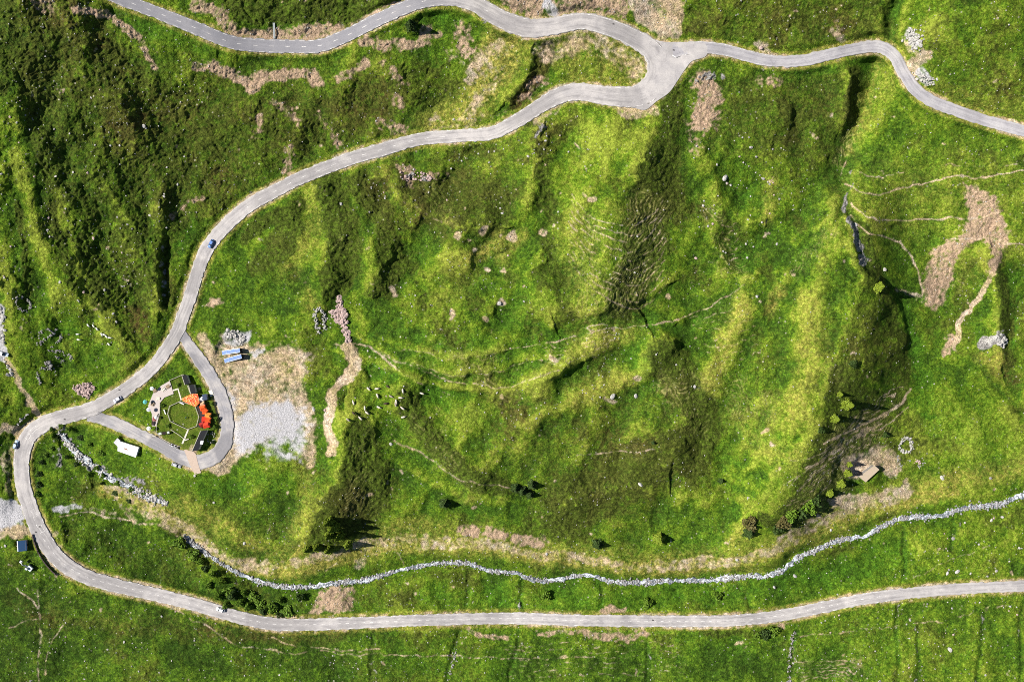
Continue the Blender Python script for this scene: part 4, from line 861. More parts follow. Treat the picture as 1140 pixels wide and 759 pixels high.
bm = bmesh.new(); c = ax * 4.9; add_cyl(bm, c + Vector((-.9, .3, .5)), c + Vector((.9, -.3, .45)), .06); bm_obj('drawbar', bm, GREYM, t)
t, P, zt, rf = quad_shed('tool_shed', [(132.6, 486.9), (128.2, 492.0), (132.6, 496.6), (136.8, 491.0)], 1.5, 1.3, 'grey square shed touching the end of the white trailer', 'shed', GREYM, simple('grey_roof_sheet', (.52, .51, .52), .6, 0, .2))

# ---------------------------------------------------------------- the fenced enclosure
def gon(name, pts_uv, z0, z1, m, label=None, cat=None, parent=None, tilt=None):
    base = np.mean([hgt(*p) for p in pts_uv]); cu_ = np.mean([p[0] for p in pts_uv]); cv_ = np.mean([p[1] for p in pts_uv]); o = pt(cu_, cv_, base)
    bm = bmesh.new(); prism(bm, [((pt(u, v, base) - o).x, (pt(u, v, base) - o).y) for u, v in pts_uv], z0, z1)
    ob = bm_obj(name, bm, m, parent); ob.location = o
    if label: tag(ob, label, cat)
    return ob
PAVE = simple('pinkish_paving_slabs', (.46, .40, .37), .85, var=.18, scale=3)
pa = gon('patio', [(170.7,437.8),(179.7,429.2),(189.2,423.7),(193.6,438.2),(183.2,442.3),(178.6,447.9),(178.2,460.3),(174.0,474.2),(169.6,474.2),(169.4,460.3),(165,452)], -.5, .30, PAVE); struct(pa)
pb = gon('paved_court', [(224,437),(236,434),(238,439.5),(229,445)], -.3, .12, CREAM); struct(pb)
px_ = gon('sand_crossing', [(205,500.5),(212,499),(218,505),(221,517),(224,526),(217,528),(211,516)], -.6, .16, simple('pink_sand', (.46, .36, .29), .95, var=.2)); px_.location.z = float(rhq([213], [511])[0]) - .08; struct(px_)
def fence(name, pts_uv, m, label, h=1.0, closed=False, rails=(.45, .9), cat='fence', postr=.07, spacing=4.5, railw=.05):
    L = [np.array(p, float) for p in pts_uv] + ([np.array(pts_uv[0], float)] if closed else [])
    o = on(*pts_uv[0]); t = empty(name, o, 0, label, cat)
    bmr = bmesh.new()
    for a, b in zip(L, L[1:]):
        n = max(1, round(np.hypot(*(b - a)) / spacing))
        for k in range(n):
            p = on(*(a + (b - a) * k / n)) - o; q = on(*(a + (b - a) * (k + 1) / n)) - o
            bm = bmesh.new(); add_box(bm, p.x - postr, p.x + postr, p.y - postr, p.y + postr, p.z - .3, p.z + h, .015); bm_obj('post', bm, m, t)
            for z in rails: add_cyl(bmr, p + Vector((0, 0, z)), q + Vector((0, 0, z)), railw, n=6)
    bm_obj('rail', bmr, m, t); return t
OCT = [(201.2,446.5),(209.5,449),(217.8,452),(221.9,463.8),(219.2,474.2),(209.5,477.6),(199.5,473.2),(190.1,468.6),(187.3,460.3),(189.4,452)]
fence('ring_fence', OCT, PALEWOOD, 'low pale timber fence forming an eight sided ring round a lawn', .8, True, (.4, .75), railw=.09, postr=.09)
fence('boundary_fence', [(178.4,447.9),(178.4,460.3),(175,472),(174.6,481),(181,488),(190,493),(202,497)], PALEWOOD, 'pale timber boundary fence along the lane side of the enclosure', .9, False, (.45, .85), railw=.07)
fence('paddock_fence', [(189.4,423.2),(197,420),(204.6,416.6),(209,428),(212.5,437.5)], PALEWOOD, 'pale timber fence round the lawn patch beside the dark sheds', .9, False, (.45, .85), railw=.07)
fence('garden_fence', [(190.8,478),(200,484),(205,488)], PALEWOOD, 'short pale fence in the grass south of the eight sided ring', .8, False, (.4, .75), railw=.06)
gon('walkway', [(208.8,478),(210.3,478.6),(204,494),(202.2,493.4)], -.2, .16, PALEWOOD)['kind'] = 'structure'
gon('walkway', [(191.4,434.2),(198.6,431.9),(202.6,445),(201.2,445.4),(197.8,433.6),(192,435.6)], -.2, .14, PALEWOOD)['kind'] = 'structure'
# dark decking arc
gon('deck', [(219,449.5),(226,453.5),(229.5,463),(225.4,476.5),(219.8,474.6),(222.6,463.8),(218.5,452.2)], -.2, .35, DECK, 'dark stained deck curving between the eight sided ring and the red tents', 'deck')
# sheds; the two small ones have black roofs in place of wall shade
for cs, h, lab in [([(204.9,417.6),(209.6,416.8),(213.1,426.6),(208.2,428)], 2.2, 'shed with wall shade painted as a black roof, north of its twin'), ([(212.4,428.4),(217.6,427.4),(220.2,437.2),(214.8,438.2)], 2.2, 'shed with wall shade painted as a black roof touching the orange sail'),
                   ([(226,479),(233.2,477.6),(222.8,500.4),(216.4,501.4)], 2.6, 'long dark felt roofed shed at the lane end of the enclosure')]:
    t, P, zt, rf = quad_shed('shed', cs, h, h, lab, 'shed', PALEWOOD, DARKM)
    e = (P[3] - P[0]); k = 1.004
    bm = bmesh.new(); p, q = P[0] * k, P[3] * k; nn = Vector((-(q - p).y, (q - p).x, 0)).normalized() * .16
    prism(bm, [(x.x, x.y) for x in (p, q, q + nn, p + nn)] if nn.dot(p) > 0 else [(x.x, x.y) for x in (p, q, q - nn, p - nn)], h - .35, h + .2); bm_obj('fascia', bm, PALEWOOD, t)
gon('roof_box', [(226.6,489.2),(229.6,489.8),(228.4,493.6),(225.6,493.0)], 0, .5, WHITE, 'white box on top of the long dark shed', 'box').location.z = hgt(224.5, 490) + 2.75
# tents
def tent(u, v, w_, l_, rot, h, m, label, flap=True):
    t = empty('tent', on(u, v), rot, label, 'tent')
    l_ *= 1.22; w_ *= 1.22; hx, hy = l_ / 2, w_ / 2; z0 = h * .62
    bm = bmesh.new(); r0, r1 = bm.verts.new((-hx * .6, 0, h)), bm.verts.new((hx * .6, 0, h))
    c = [bm.verts.new(p) for p in [(-hx, -hy, z0), (hx, -hy, z0), (hx, hy, z0), (-hx, hy, z0)]]
    mids = [bm.verts.new((0, s * hy * .97, z0 - .05)) for s in (-1, 1)]
    bm.faces.new((c[0], mids[0], r0)); bm.faces.new((mids[0], r1, r0)); bm.faces.new((mids[0], c[1], r1)); bm.faces.new((c[1], c[2], r1)); bm.faces.new((c[2], mids[1], r1)); bm.faces.new((mids[1], r0, r1)); bm.faces.new((mids[1], c[3], r0)); bm.faces.new((c[3], c[0], r0))
    r = bmesh.ops.extrude_face_region(bm, geom=bm.faces[:]); bmesh.ops.translate(bm, verts=[x for x in r['geom'] if isinstance(x, bmesh.types.BMVert)], vec=(0, 0, .04))
    bm_obj('canopy', bm, m, t)
    for sx_ in (-1, 1):
        for sy_ in (-1, 1):
            bm = bmesh.new(); add_cyl(bm, (sx_ * hx * .94, sy_ * hy * .94, -.2), (sx_ * hx * .94, sy_ * hy * .94, z0), .045, n=6); bm_obj('pole', bm, GREYM, t)
    return t
tent(227.4, 453.6, 2.2, 2.6, R(20), 2.3, ORANGE, 'small orange tent just below the peach tent')
tent(229.6, 458.2, 2.0, 2.2, R(-10), 2.3, PEACH if False else ORANGE, 'orange tent in the middle of the curved row of tents')
tent(233.0, 461.6, 2.0, 2.3, R(-15), 2.6, simple('light_orange_canvas', (.80, .28, .05), .7), 'light orange tent standing out on the lane side of the row')
tent(228.6, 466.2, 2.0, 2.0, R(-5), 2.1, RED, 'red tent on the ring side of the row')
tent(233.2, 467.0, 2.0, 2.2, R(-8), 2.5, ORANGE, 'orange tent beneath the light orange one near the lane')
tent(231.2, 472.4, 2.4, 2.6, R(15), 2.6, simple('bright_red_canvas', (.72, .05, .02), .7), 'bright red tent at the south end of the row')
tent(226.6, 449.0, 1.7, 1.9, R(10), 2.3, PEACH, 'peach tent beside the cream paving')
tent(225.2, 444.0, 1.7, 1.9, R(14), 2.3, WHITE, 'white tent beside the point of the orange sail')
tent(226.4, 472.0, 1.9, 2.2, R(30), 2.2, simple('dark_red_canvas', (.30, .02, .015), .7), 'dark red tent at the inner end of the deck')
# grey canopy on the cream paving
t, P, zt, rf = quad_shed('shelter', [(226.8,438.6),(231.6,438),(232.4,444.6),(227.6,445)], 2.1, 1.9, 'small shelter with a dark blue roof on the cream paving', 'shelter', GREYM, simple('dark_blue_roof_felt', (.03, .05, .10), .6))
# orange sail
SAILM, nt, b = mat('orange_red_sailcloth'); n_1 = noise(nt, .7, 3, .6); n_2 = noise(nt, 2.2, 2, .6)
c = mixc(nt, rng(nt, n_1, .4, .6), (.50, .035, .015), (.74, .17, .02)); c = mixc(nt, mth(nt, 'MULTIPLY', rng(nt, n_2, .54, .64), .9), c, (.85, .62, .28)); nt.links.new(c, b.inputs['Base Color'])
SAIL = [(203.3,443.4),(209,440.6),(215,438.2),(222.4,438.0),(224.4,447.9),(219.6,452.4),(212,449.6),(205.2,446)]
base = hgt(214, 445); o = pt(214, 445, base); t = empty('shade_sail', o, 0, 'large orange red shade sail patterned with yellow patches', 'shade sail')
bm = bmesh.new(); V_ = []
hts = [1.2, 1.5, 1.9, 2.4, 2.5, 2.2, 1.6, 1.3]
cen = bm.verts.new((.4, 0, 2.0)); vs_ = [bm.verts.new((*(pt(u, v, base) - o).xy, h)) for (u, v), h in zip(SAIL, hts)]
for i in range(8): bm.faces.new((vs_[i], vs_[(i + 1) % 8], cen))
r = bmesh.ops.extrude_face_region(bm, geom=bm.faces[:]); bmesh.ops.translate(bm, verts=[x for x in r['geom'] if isinstance(x, bmesh.types.BMVert)], vec=(0, 0, .03))
bm_obj('sailcloth', bm, SAILM, t)
for (u, v), h in list(zip(SAIL, hts))[::2]:
    p = pt(u, v, base) - o; bm = bmesh.new(); add_cyl(bm, (p.x * .98, p.y * .98, -.3), (p.x * .98, p.y * .98, h), .06, n=8); bm_obj('mast', bm, GREYM, t)
# parasols
def parasol(u, v, r, h, m, label):
    r *= .86; h *= 1.22; t = empty('parasol', on(u, v), random.random(), label, 'parasol')
    bm = bmesh.new(); top = bm.verts.new((0, 0, h)); k = 8
    rim = [bm.verts.new((r * math.cos(i * math.tau / k), r * math.sin(i * math.tau / k), h - .55)) for i in range(k)]
    scal = [bm.verts.new((r * .88 * math.cos((i + .5) * math.tau / k), r * .88 * math.sin((i + .5) * math.tau / k), h - .50)) for i in range(k)]
    for i in range(k): bm.faces.new((top, rim[i], scal[i])); bm.faces.new((top, scal[i], rim[(i + 1) % k]))
    bm_obj('canopy', bm, m, t)
    bm = bmesh.new(); add_cyl(bm, (0, 0, 0), (0, 0, h - .02), .035, n=8); bm_obj('pole', bm, GREYM, t)
    bm = bmesh.new(); add_cyl(bm, (0, 0, 0), (0, 0, .12), .35, .3, n=12); bm_obj('base', bm, DARKM, t)
parasol(171.8, 432.0, 1.15, 2.6, simple('white_parasol_cloth', (.78, .80, .82), .7), 'white parasol at the north corner of the patio')
parasol(164.4, 446.8, 1.25, 2.7, TEAL, 'teal parasol at the west corner of the patio')
parasol(168.2, 455.4, 1.2, 2.6, simple('pale_lilac_cloth', (.66, .64, .72), .7), 'pale lilac parasol halfway down the patio')
parasol(168.2, 476.2, 1.25, 2.5, simple('off_white_parasol_cloth', (.80, .79, .74), .7), 'off white parasol at the foot of the patio by the lane')
parasol(175.6, 464.2, .9, 2.0, WHITE, 'small white parasol on the narrow neck of the patio')
# furniture
def bench(u, v, rot, m, label, l=1.9):
    t = empty('bench', on(u, v, .02), rot, label, 'bench')
    bm = bmesh.new(); add_box(bm, -l / 2, l / 2, -.24, .24, .42, .48, .01); bm_obj('seat', bm, m, t)
    bm = bmesh.new(); add_box(bm, -l / 2, l / 2, .24, .30, .5, .9, .01); bm_obj('backrest', bm, m, t)
    for x in (-l * .38, l * .38):
        bm = bmesh.new(); add_box(bm, x - .05, x + .05, -.2, .28, -.1, .42); bm_obj('leg', bm, m, t)
bench(202.8, 448.8, R(-25), WHITE, 'white bench inside the ring under the orange sail', 2.2)
bench(183.9, 458.3, R(-70), WHITE, 'white bench between the patio and the ring', 2.4)
bench(176.2, 462.2, R(60), PALEWOOD, 'pale bench on the neck of the patio')
bench(208.2, 489.0, R(20), CREAM, 'cream bench in the grass beside the white walkway')
SHR = []
def picnic(u, v, rot, label, m):
    t = empty('picnic_table', on(u, v), rot, label, 'picnic table')
    bm = bmesh.new(); add_box(bm, -.95, .95, -.4, .4, .70, .76, .01); bm_obj('tabletop', bm, m, t)
    for s in (-1, 1):
        bm = bmesh.new(); add_box(bm, -.95, .95, s * .75 - .14, s * .75 + .14, .42, .47, .01); bm_obj('seat', bm, m, t)
        bm = bmesh.new(); add_cyl(bm, (s * .7, -.7, -.1), (s * .7, .25, .7), .05, n=6); add_cyl(bm, (s * .7, .7, -.1), (s * .7, -.25, .7), .05, n=6); add_cyl(bm, (s * .7, -.8, .42), (s * .7, .8, .42), .045, n=6); bm_obj('leg', bm, m, t)
picnic(173.0, 434.6, R(30), 'brown picnic table on the patio beside the white parasol', WOOD); picnic(170.6, 449.6, R(60), 'brown picnic table on the patio below the teal parasol', WOOD)
picnic(172.2, 466.4, R(80), 'reddish picnic table on the patio neck', simple('red_brown_timber', (.28, .10, .08), .8)); picnic(171.2, 471.0, R(70), 'dark picnic table at the foot of the patio', DECK)
for u, v, lab in [(180.5,451,'low shrub on the lawn beside the neck of the patio'),(187,474,'low shrub between the ring fence and the climbing frame'),(213.5,486,'low shrub on the lawn beside the long dark shed'),(198,428,'low shrub in the fenced lawn patch'),(236,449,'low shrub by the lane beside the cream paving'),(240,466,'low shrub between the tents and the lane'),(238.5,475,'low shrub between the lane and the stone circle')]:
    SHR.append((u, v, 1.0, .8, lab))
picnic(176.5, 443.5, R(10), 'pale picnic table in the middle of the patio', PALEWOOD); picnic(182.5, 433.5, R(35), 'pale picnic table on the broad north part of the patio', PALEWOOD); picnic(187.5, 430.2, R(30), 'brown picnic table on the patio next to the lawn patch', WOOD)
# climbing frame
t = empty('climbing_frame', on(184, 481.6), R(8), 'dark climbing frame with pale end platforms in the lower corner of the enclosure', 'climbing frame')
bm = bmesh.new()
for x in (-1.9, -.7, .7, 1.9):
    for y in (-.7, .7): add_cyl(bm, (x, y, -.2), (x, y * .7, 1.9), .07, n=6)
bm_obj('frame', bm, DECK, t)
bm = bmesh.new()
for i in range(9): add_box(bm, -1.0 + i * .24, -.84 + i * .24, -.62, .62, 1.55, 1.62)
bm_obj('bridge', bm, DECK, t)
for s in (-1, 1):
    bm = bmesh.new(); add_box(bm, s * 1.9 - .6, s * 1.9 + .6, -.6, .6, 1.2, 1.28, .01); bm_obj('platform', bm, simple('pale_green_grey_board', (.50, .55, .50), .8), t)
bm = bmesh.new(); prism(bm, [(-3.6, -.3), (-2.4, -.3), (-2.4, .3), (-3.6, .3)], lambda x, y: .1 + (x + 3.6) / 1.2 * 1.05, lambda x, y: .16 + (x + 3.6) / 1.2 * 1.05); bm_obj('slide', bm, GREYM, t)
# boards, small sign in the ring
def board(name, u, v, rot, w_, h_, m, label, cat):
    t = empty(name, on(u, v), rot, label, cat)
    bm = bmesh.new(); add_box(bm, -w_ / 2, w_ / 2, -.05, .05, .5, .5 + h_, .01); o = bm_obj('panel', bm, m, t); o.rotation_euler = (R(-28), 0, 0)
    for s in (-1, 1): bm = bmesh.new(); add_box(bm, s * w_ * .4 - .05, s * w_ * .4 + .05, .02, .14, -.2, .75 + h_ * .5); bm_obj('post', bm, WOOD, t)
board('information_board', 172.6, 486.4, R(-12), 2.0, 1.1, CREAM, 'cream information board at the lane edge beneath the enclosure', 'board')
board('information_board', 208.6, 465, R(60), .9, .8, simple('green_board', (.10, .22, .12), .7), 'small green board in the middle of the ring', 'board')
# roadside post on the upper bank
t = empty('drain_chute', on(305.5, 43.5, .05), 0, 'narrow grey drain chute on the scree bank above the upper road', 'drain chute')
a, b_ = on(305.8, 43.5) - on(305.5, 43.5, .05), on(305.2, 26) - on(305.5, 43.5, .05)
bm = bmesh.new()
for s in (-1, 1): add_cyl(bm, a + Vector((s * .35, 0, .35)), b_ + Vector((s * .35, 0, .35)), .12, n=6)
bm_obj('rail', bm, GREYM, t)
bm = bmesh.new(); add_cyl(bm, a + Vector((0, 0, .2)), b_ + Vector((0, 0, .2)), .3, n=8); bm_obj('channel', bm, simple('grey_green_concrete', (.30, .34, .32), .9), t)
# retaining wall along the bend
def wall_line(name, pts_uv, wd, h, m, label, cat, jag=0.0, seed=1, stone=None):
    L = catmull([(*p, 0) for p in pts_uv], .9)
    rs = np.random.RandomState(seed); t_, nn_ = frame_of(L); bm = bmesh.new(); prev = None; o = on(*pts_uv[0])
    for i in range(len(L)):
        u, v = L[i, :2] + rs.randn(2) * jag * .3; base = hgt(u, v); hh = h * (1 + jag * rs.uniform(-.7, .5)); w2 = wd / 2 / PX * (1 + jag * rs.uniform(-.3, .4)); n_ = nn_[i]
        cs = [pt(u + n_[0] * k * w2, v + n_[1] * k * w2, base + z) - o for k, z in ((-1.15, -.6), (-.9, hh * rs.uniform(.8, 1.1)), (.9, hh * rs.uniform(.8, 1.1)), (1.15, -.6))]
        cur = [bm.verts.new(c) for c in cs]
        if prev:
            for k in range(3): bm.faces.new((prev[k], prev[k + 1], cur[k + 1], cur[k]))
        prev = cur
    ob = bm_obj(name, bm, m); ob.location = o; tag(ob, label, cat); return ob
wall_line('retaining_wall', [(35.6, 594.5), (38, 604), (43, 616), (50, 627), (58, 636), (63, 640)], .5, .9, simple('dark_red_brown_concrete', (.07, .05, .05), .9), 'dark curved retaining wall holding the road above the hut', 'retaining wall')

# ---------------------------------------------------------------- digger
t = empty('excavator', on(34.5, 631), R(140), 'pale grey digger with a raised arm on the grass below the hut', 'excavator')
for s in (-1, 1):
    bm = bmesh.new(); add_box(bm, -1.5, 1.5, s * .95 - .25, s * .95 + .25, 0, .75, .22); bm_obj('track', bm, RUB, t)
DIG = simple('pale_grey_digger_paint', (.50, .54, .57), .5, .1, .12)
bm = bmesh.new(); add_box(bm, -1.6, 1.0, -1.05, 1.05, .85, 1.7, .12); bm_obj('chassis', bm, DIG, t)
bm = bmesh.new(); add_box(bm, -.1, 1.1, .15, 1.05, 1.7, 2.75, .1); cb = bm_obj('cab', bm, DIG, t); bm = bmesh.new(); add_box(bm, 1.1, 1.13, .25, .95, 1.85, 2.6); bm_obj('window', bm, GLASS, cb)
bm = bmesh.new(); add_cyl(bm, (1.0, -.25, 1.5), (2.9, -.25, 3.6), .28, .2, 8); bm_obj('boom', bm, DIG, t)
bm = bmesh.new(); add_cyl(bm, (2.9, -.25, 3.6), (4.6, -.25, 2.4), .2, .15, 8); bm_obj('arm', bm, DIG, t)
bm = bmesh.new(); prism(bm, [(4.2, -.8), (5.3, -.8), (5.3, .4), (4.2, .4)], lambda x, y: 1.5 + (x - 4.2) * .3, 2.4); bm_obj('bucket', bm, GREYM, t)

# ---------------------------------------------------------------- ruins and stone heaps
def stone_bm(bm, c, r, rs, flat=.65):
    M4 = Matrix.Translation(c) @ Matrix.Rotation(rs.uniform(0, 6.28), 4, 'Z') @ Matrix.Diagonal((r * rs.uniform(.8, 1.25), r * rs.uniform(.7, 1.1), r * flat * rs.uniform(.7, 1.2), 1))
    q = bmesh.ops.create_icosphere(bm, subdivisions=1, radius=1, matrix=M4)
    for v in q['verts']: v.co += Vector((rs.uniform(-1, 1), rs.uniform(-1, 1), rs.uniform(-1, 1))) * r * .22
def ruin(name, lines, wd, m, label, cat, r=(.3, .6), dens=1.4, seed=1, layers=2):
    rs = random.Random(seed); o = on(*lines[0][0]); bm = bmesh.new()
    for ln in lines:
        L = catmull([(*p, 0) for p in ln], .8)
        for i in range(len(L)):
            if name != 'stone_heap' and seed not in (2, 4) and (rs.random() < .30 or (i // 4) % 5 == seed % 5): continue
            for k in range(max(1, int(dens * layers))):
                u = L[i, 0] + rs.gauss(0, wd * .8); v = L[i, 1] + rs.gauss(0, wd * .8)
                stone_bm(bm, on(u, v, rs.uniform(-.1, .22 * layers)) - o, r[0] * .7 + (r[1] - r[0] * .7) * rs.random() ** 1.6, rs)
    ob = bm_obj(name, bm, m); ob.location = o; tag(ob, label, cat); return ob
ruin('ruined_wall', [[(355,371),(352,360),(351,350),(353,344),(357,345),(360,350),(361,360),(362,367)]], 1.5, STONEM, 'horseshoe of stacked pale stones beside the long stone heap', 'ruin', seed=2)
ruin('stone_heap', [[(378,330),(379,340),(381,350),(382,362),(386,370),(388,379)],[(370,346),(374,352),(378,358)],[(383,346),(384,356)]], 2.2, STONEP, 'long heap of pinkish boulders at the edge of the yard meadow', 'stone heap', r=(.4, 1.1), dens=1.8, seed=3)
ruin('ruined_wall', [[(1003,502),(1002,496),(1006,489),(1010,487),(1014,492),(1015,499),(1010,503),(1003,502)]], 1.2, STONEM, 'pear shaped ring of pale stones on the east meadow', 'ruin', seed=4)
ruin('ruined_wall', [[(1000,504),(999,511),(1003,517),(1007,520)],[(1007,513),(1014,512)],[(1019,517),(1025,520),(1028,514),(1027,507)]], 1.0, STONED, 'broken low stone walls beneath the pear shaped ring', 'ruin', seed=5, layers=1)
ruin('stone_heap', [[(1019,513),(1023,513),(1023,516)]], 1.6, STONEP, 'small pinkish stone heap inside the broken walls of the meadow', 'stone heap', seed=6)
ruin('ruined_wall', [[(20,331),(18,337),(22,344),(30,346),(34,341),(31,334),(24,330)]], 1.0, STONED, 'small ring of grey stones above the ruined pens', 'ruin', seed=7)
ruin('ruined_wall', [[(42,376),(48,368),(56,367),(58,372),(50,378),(43,383)],[(58,372),(64,367),(68,376),(60,384),(55,390)]], 1.1, STONED, 'grey stone walls of two joined pens above the pink heap', 'ruin', seed=8)
ruin('ruined_wall', [[(58,390),(68,392),(78,395),(80,398),(72,402),(62,398)]], 1.2, STONED, 'low oval of tumbled stones beneath the joined pens', 'ruin', seed=9)
ruin('ruined_wall', [[(40,412),(43,420),(45,428)],[(42,411),(50,410),(60,412),(62,417)]], 1.1, STONED, 'crooked corner of grey stone wall by the round stone stump', 'ruin', seed=10)
ruin('stone_heap', [[(52,404),(55,405),(56,407)]], 1.5, STONED, 'round grey stone stump between the pens and the crooked wall', 'stone heap', r=(.5, 1.0), seed=11, layers=3)
ruin('stone_heap', [[(84,433),(92,430),(101,428)],[(86,436),(96,435),(103,432)],[(92,439),(100,438)]], 2.0, STONEP, 'pink heap of roof rubble above the road bend', 'stone heap', r=(.35, .8), seed=12, layers=3)
ruin('stone_heap', [[(252,373),(260,371),(266,374)],[(268,374),(270,380),(266,383)]], 2.6, STONEM, 'heap of pale rocks at the north edge of the yard', 'stone heap', r=(.5, 1.2), seed=14)
ruin('stone_heap', [[(1097,383),(1106,377),(1116,379),(1114,386)]], 3.0, STONEM, 'pale rock outcrop beside the dark east gully', 'rock outcrop', r=(.5, 1.3), dens=1.0, seed=15)
ruin('stone_heap', [[(1012,40),(1018,35),(1024,40),(1022,48),(1014,46),(1012,40)]], 4.0, STONEM, 'white rock slabs beside the corner of the branch road', 'rock outcrop', r=(.4, .9), dens=1.2, seed=16)
ruin('stone_heap', [[(1022,82),(1030,88),(1038,93)]], 4.0, STONEM, 'white rock slabs just below the bend of the branch road', 'rock outcrop', r=(.4, .9), dens=1.2, seed=17)
ruin('stone_heap', [[(231,485),(236,481),(239,487),(235,492),(231,489)]], 1.2, STONED, 'small grey stone circle between the long shed and the lane', 'stone circle', r=(.25, .4), dens=1, seed=18, layers=1)
ruin('stone_heap', [[(448,196),(458,198),(470,196),(482,199)]], 3.0, STONEP, 'strip of pinkish rocks in the heather below the upper road', 'stone heap', r=(.4, .9), dens=.9, seed=19, layers=1)
ruin('ruined_wall', [[(884,700),(880,720),(878,745),(879,765)]], 1.2, STONED, 'line of pale stones running down the slope under the lower road', 'stone row', r=(.4, .9), dens=1, seed=20, layers=1)
ruin('ruined_wall', [[(0,342),(2,355),(2,370),(3,385)],[(4,402),(8,410),(12,418)]], 2.2, STONEM, 'pale rocky edge of the track by the camper car', 'stone row', r=(.5, 1.1), dens=1.0, seed=21, layers=1)
ruin('ruined_wall', [[(498,759),(504,738),(508,718)]], 1.1, STONED, 'thin row of stones in the gully south of the lower road', 'stone row', r=(.3, .7), dens=.8, seed=22, layers=1)
ruin('stone_heap', [[(19,473),(27,465),(31,461)]], 1.0, STONEM, 'short pale stone bank between the two dirt tracks', 'stone row', r=(.3, .7), dens=1.2, seed=23, layers=1)

# ---------------------------------------------------------------- trees
def crown_mesh(kind, r, h, n, seed):
    rs = np.random.RandomState(seed); V = []; F = []
    for i in range(n):
        if kind == 'cone':
            z = rs.rand() ** 1.35; rad = r * (1 - z) ** .85 * (1 + .22 * math.sin(z * 26 + rs.rand())) * math.sqrt(rs.uniform(.35, 1)); zz = h * (.12 + .88 * z)
            a = rs.rand() * math.tau; rad *= 1 + .22 * math.sin(a * 5 + seed) + .12 * math.sin(a * 9 + z * 12)
            c = np.array([rad * math.cos(a), rad * math.sin(a), zz - rad * .18])
        else:
            q = rs.randn(3); q /= np.linalg.norm(q); q[2] = abs(q[2]) * .9 + rs.uniform(-.25, .1)
            lob = 1 + .28 * math.sin(3 * math.atan2(q[1], q[0]) + seed) + .2 * math.sin(5 * q[2] + 2.1 * seed)
            c = q * np.array([r, r, h * .62]) * lob * rs.uniform(.55, 1) ** .6; c[2] += h * .35
        s = rs.uniform(.22, .46) * (r / 2.0) ** .5
        n1 = rs.randn(3); n1 /= np.linalg.norm(n1); n2 = np.cross(n1, rs.randn(3)); n2 /= np.linalg.norm(n2); n3 = np.cross(n1, n2)
        b = len(V); V += [c + n2 * s, c + n3 * s * .7, c - n2 * s, c - n3 * s * .7]; F.append((b, b + 1, b + 2, b + 3))
    return np_mesh('crown', np.array(V), np.array(F))
def trunk_bm(h, r, limbs, rs):
    bm = bmesh.new(); add_cyl(bm, (0, 0, -.6), (0, 0, h * .5), r, r * .6, 8); add_cyl(bm, (0, 0, h * .5), (rs.uniform(-.1, .1), 0, h * .95), r * .6, r * .12, 8)
    for k in range(limbs):
        a = k * 2.4; z = h * (.22 + .6 * k / limbs); l = (h - z) * .28 + .2
        add_cyl(bm, (0, 0, z), (l * math.cos(a), l * math.sin(a), z + l * .25), r * .3, r * .08, 5)
    return bm
PROTO = {}
def tree(name, u, v, h, r, kind, m, label, cat, group=None):
    """the crown appears at (u, v); the foot is found from the camera-independent height of the tree's middle"""
    key = (name, kind, m.name, int(random.random() * 3))
    if key not in PROTO:
        hh, rr = (9.0, 2.0) if kind == 'cone' else ((6.0, 2.4) if name == 'tree' else (2.2, 1.7))
        t = empty(name, (0, 0, 0)); rs = random.Random(len(PROTO))
        if name != 'shrub':
            bm_obj('trunk', trunk_bm(hh, .16, 9, rs), BARK, t); link_mesh('crown', crown_mesh(kind, rr, hh, 1700, 40 + len(PROTO)), m, t)
        else:
            bm = bmesh.new()
            for k in range(6):
                a = k * 1.05; add_cyl(bm, (0, 0, -.3), (.7 * math.cos(a), .7 * math.sin(a), 1.2), .06, .02, 5)
            bm_obj('stem', bm, BARK, t); link_mesh('foliage', crown_mesh(kind, rr, hh, 420, 90 + len(PROTO)), m, t)
        PROTO[key] = (t, hh, rr); c = t
    else: c = copy_tree(PROTO[key][0])
    _, hh, rr = PROTO[key]
    g = hgt(u, v); P_ = pt(u, v, g + h * .45); c.location = (P_.x, P_.y, g); c.scale = (r / rr, r / rr, h / hh); c.rotation_euler = (0, 0, random.uniform(0, 6.28))
    c.location.z = min(g, hgt(UC + P_.x / PX * D / (D - g), VC - P_.y / PX * D / (D - g))) - .1
    tag(c, label, cat, group); return c
G1_, G2_, G3_ = 'larches on the east slope', 'larches on the shaded stream slope', 'small firs on the middle meadow'
for u, v, h, r, lab in [(935.8,438.8,5,1.2,'little yellow green larch on the east slope, smallest of the three by the sandy gully'),(945,450.5,9.5,2.2,'tall yellow green larch on the east slope with the longest shadow of its trio'),(930.4,466,7.5,1.9,'yellow green larch lowest of the trio above the sandy gully'),(979.5,319.5,7.5,2.3,'yellow green larch on the rim of the dark east cliff'),
   (937.6,538.6,7,2.0,'yellow green larch just west of the stable roof'),(924.6,549,6,1.9,'yellow green larch downslope of the stable, lowest of the group there'),(944.5,527,7.5,1.8,'olive larch standing against the stable wall'),(946.2,517,5.5,1.3,'thin olive larch at the uphill corner of the stable')]:
    tree('larch_tree', u, v, h, r, 'cone', LARCH, lab, 'tree', G1_)
for u, v, h, r, lab in [(364,582.5,8,1.6,'highest larch of the shaded clump above the stream strip'),(369.5,589,9,1.9,'broad larch in the upper middle of the shaded clump'),(365.5,597,8,1.6,'larch in the western middle of the shaded clump'),(386.5,607.5,6,1.5,'larch at the east end of the shaded clump'),(364.5,613,6,1.6,'larch at the foot of the shaded clump'),(341,612,5,1.6,'larch at the west end of the shaded clump'),(351.5,610.5,5.5,1.5,'slim larch between the west end and foot of the shaded clump'),(376,598,8.5,1.7,'larch in the eastern middle of the shaded clump')]:
    tree('larch_tree', u, v, h * 1.35, r * 1.25, 'cone', LARCH, lab, 'tree', G2_)
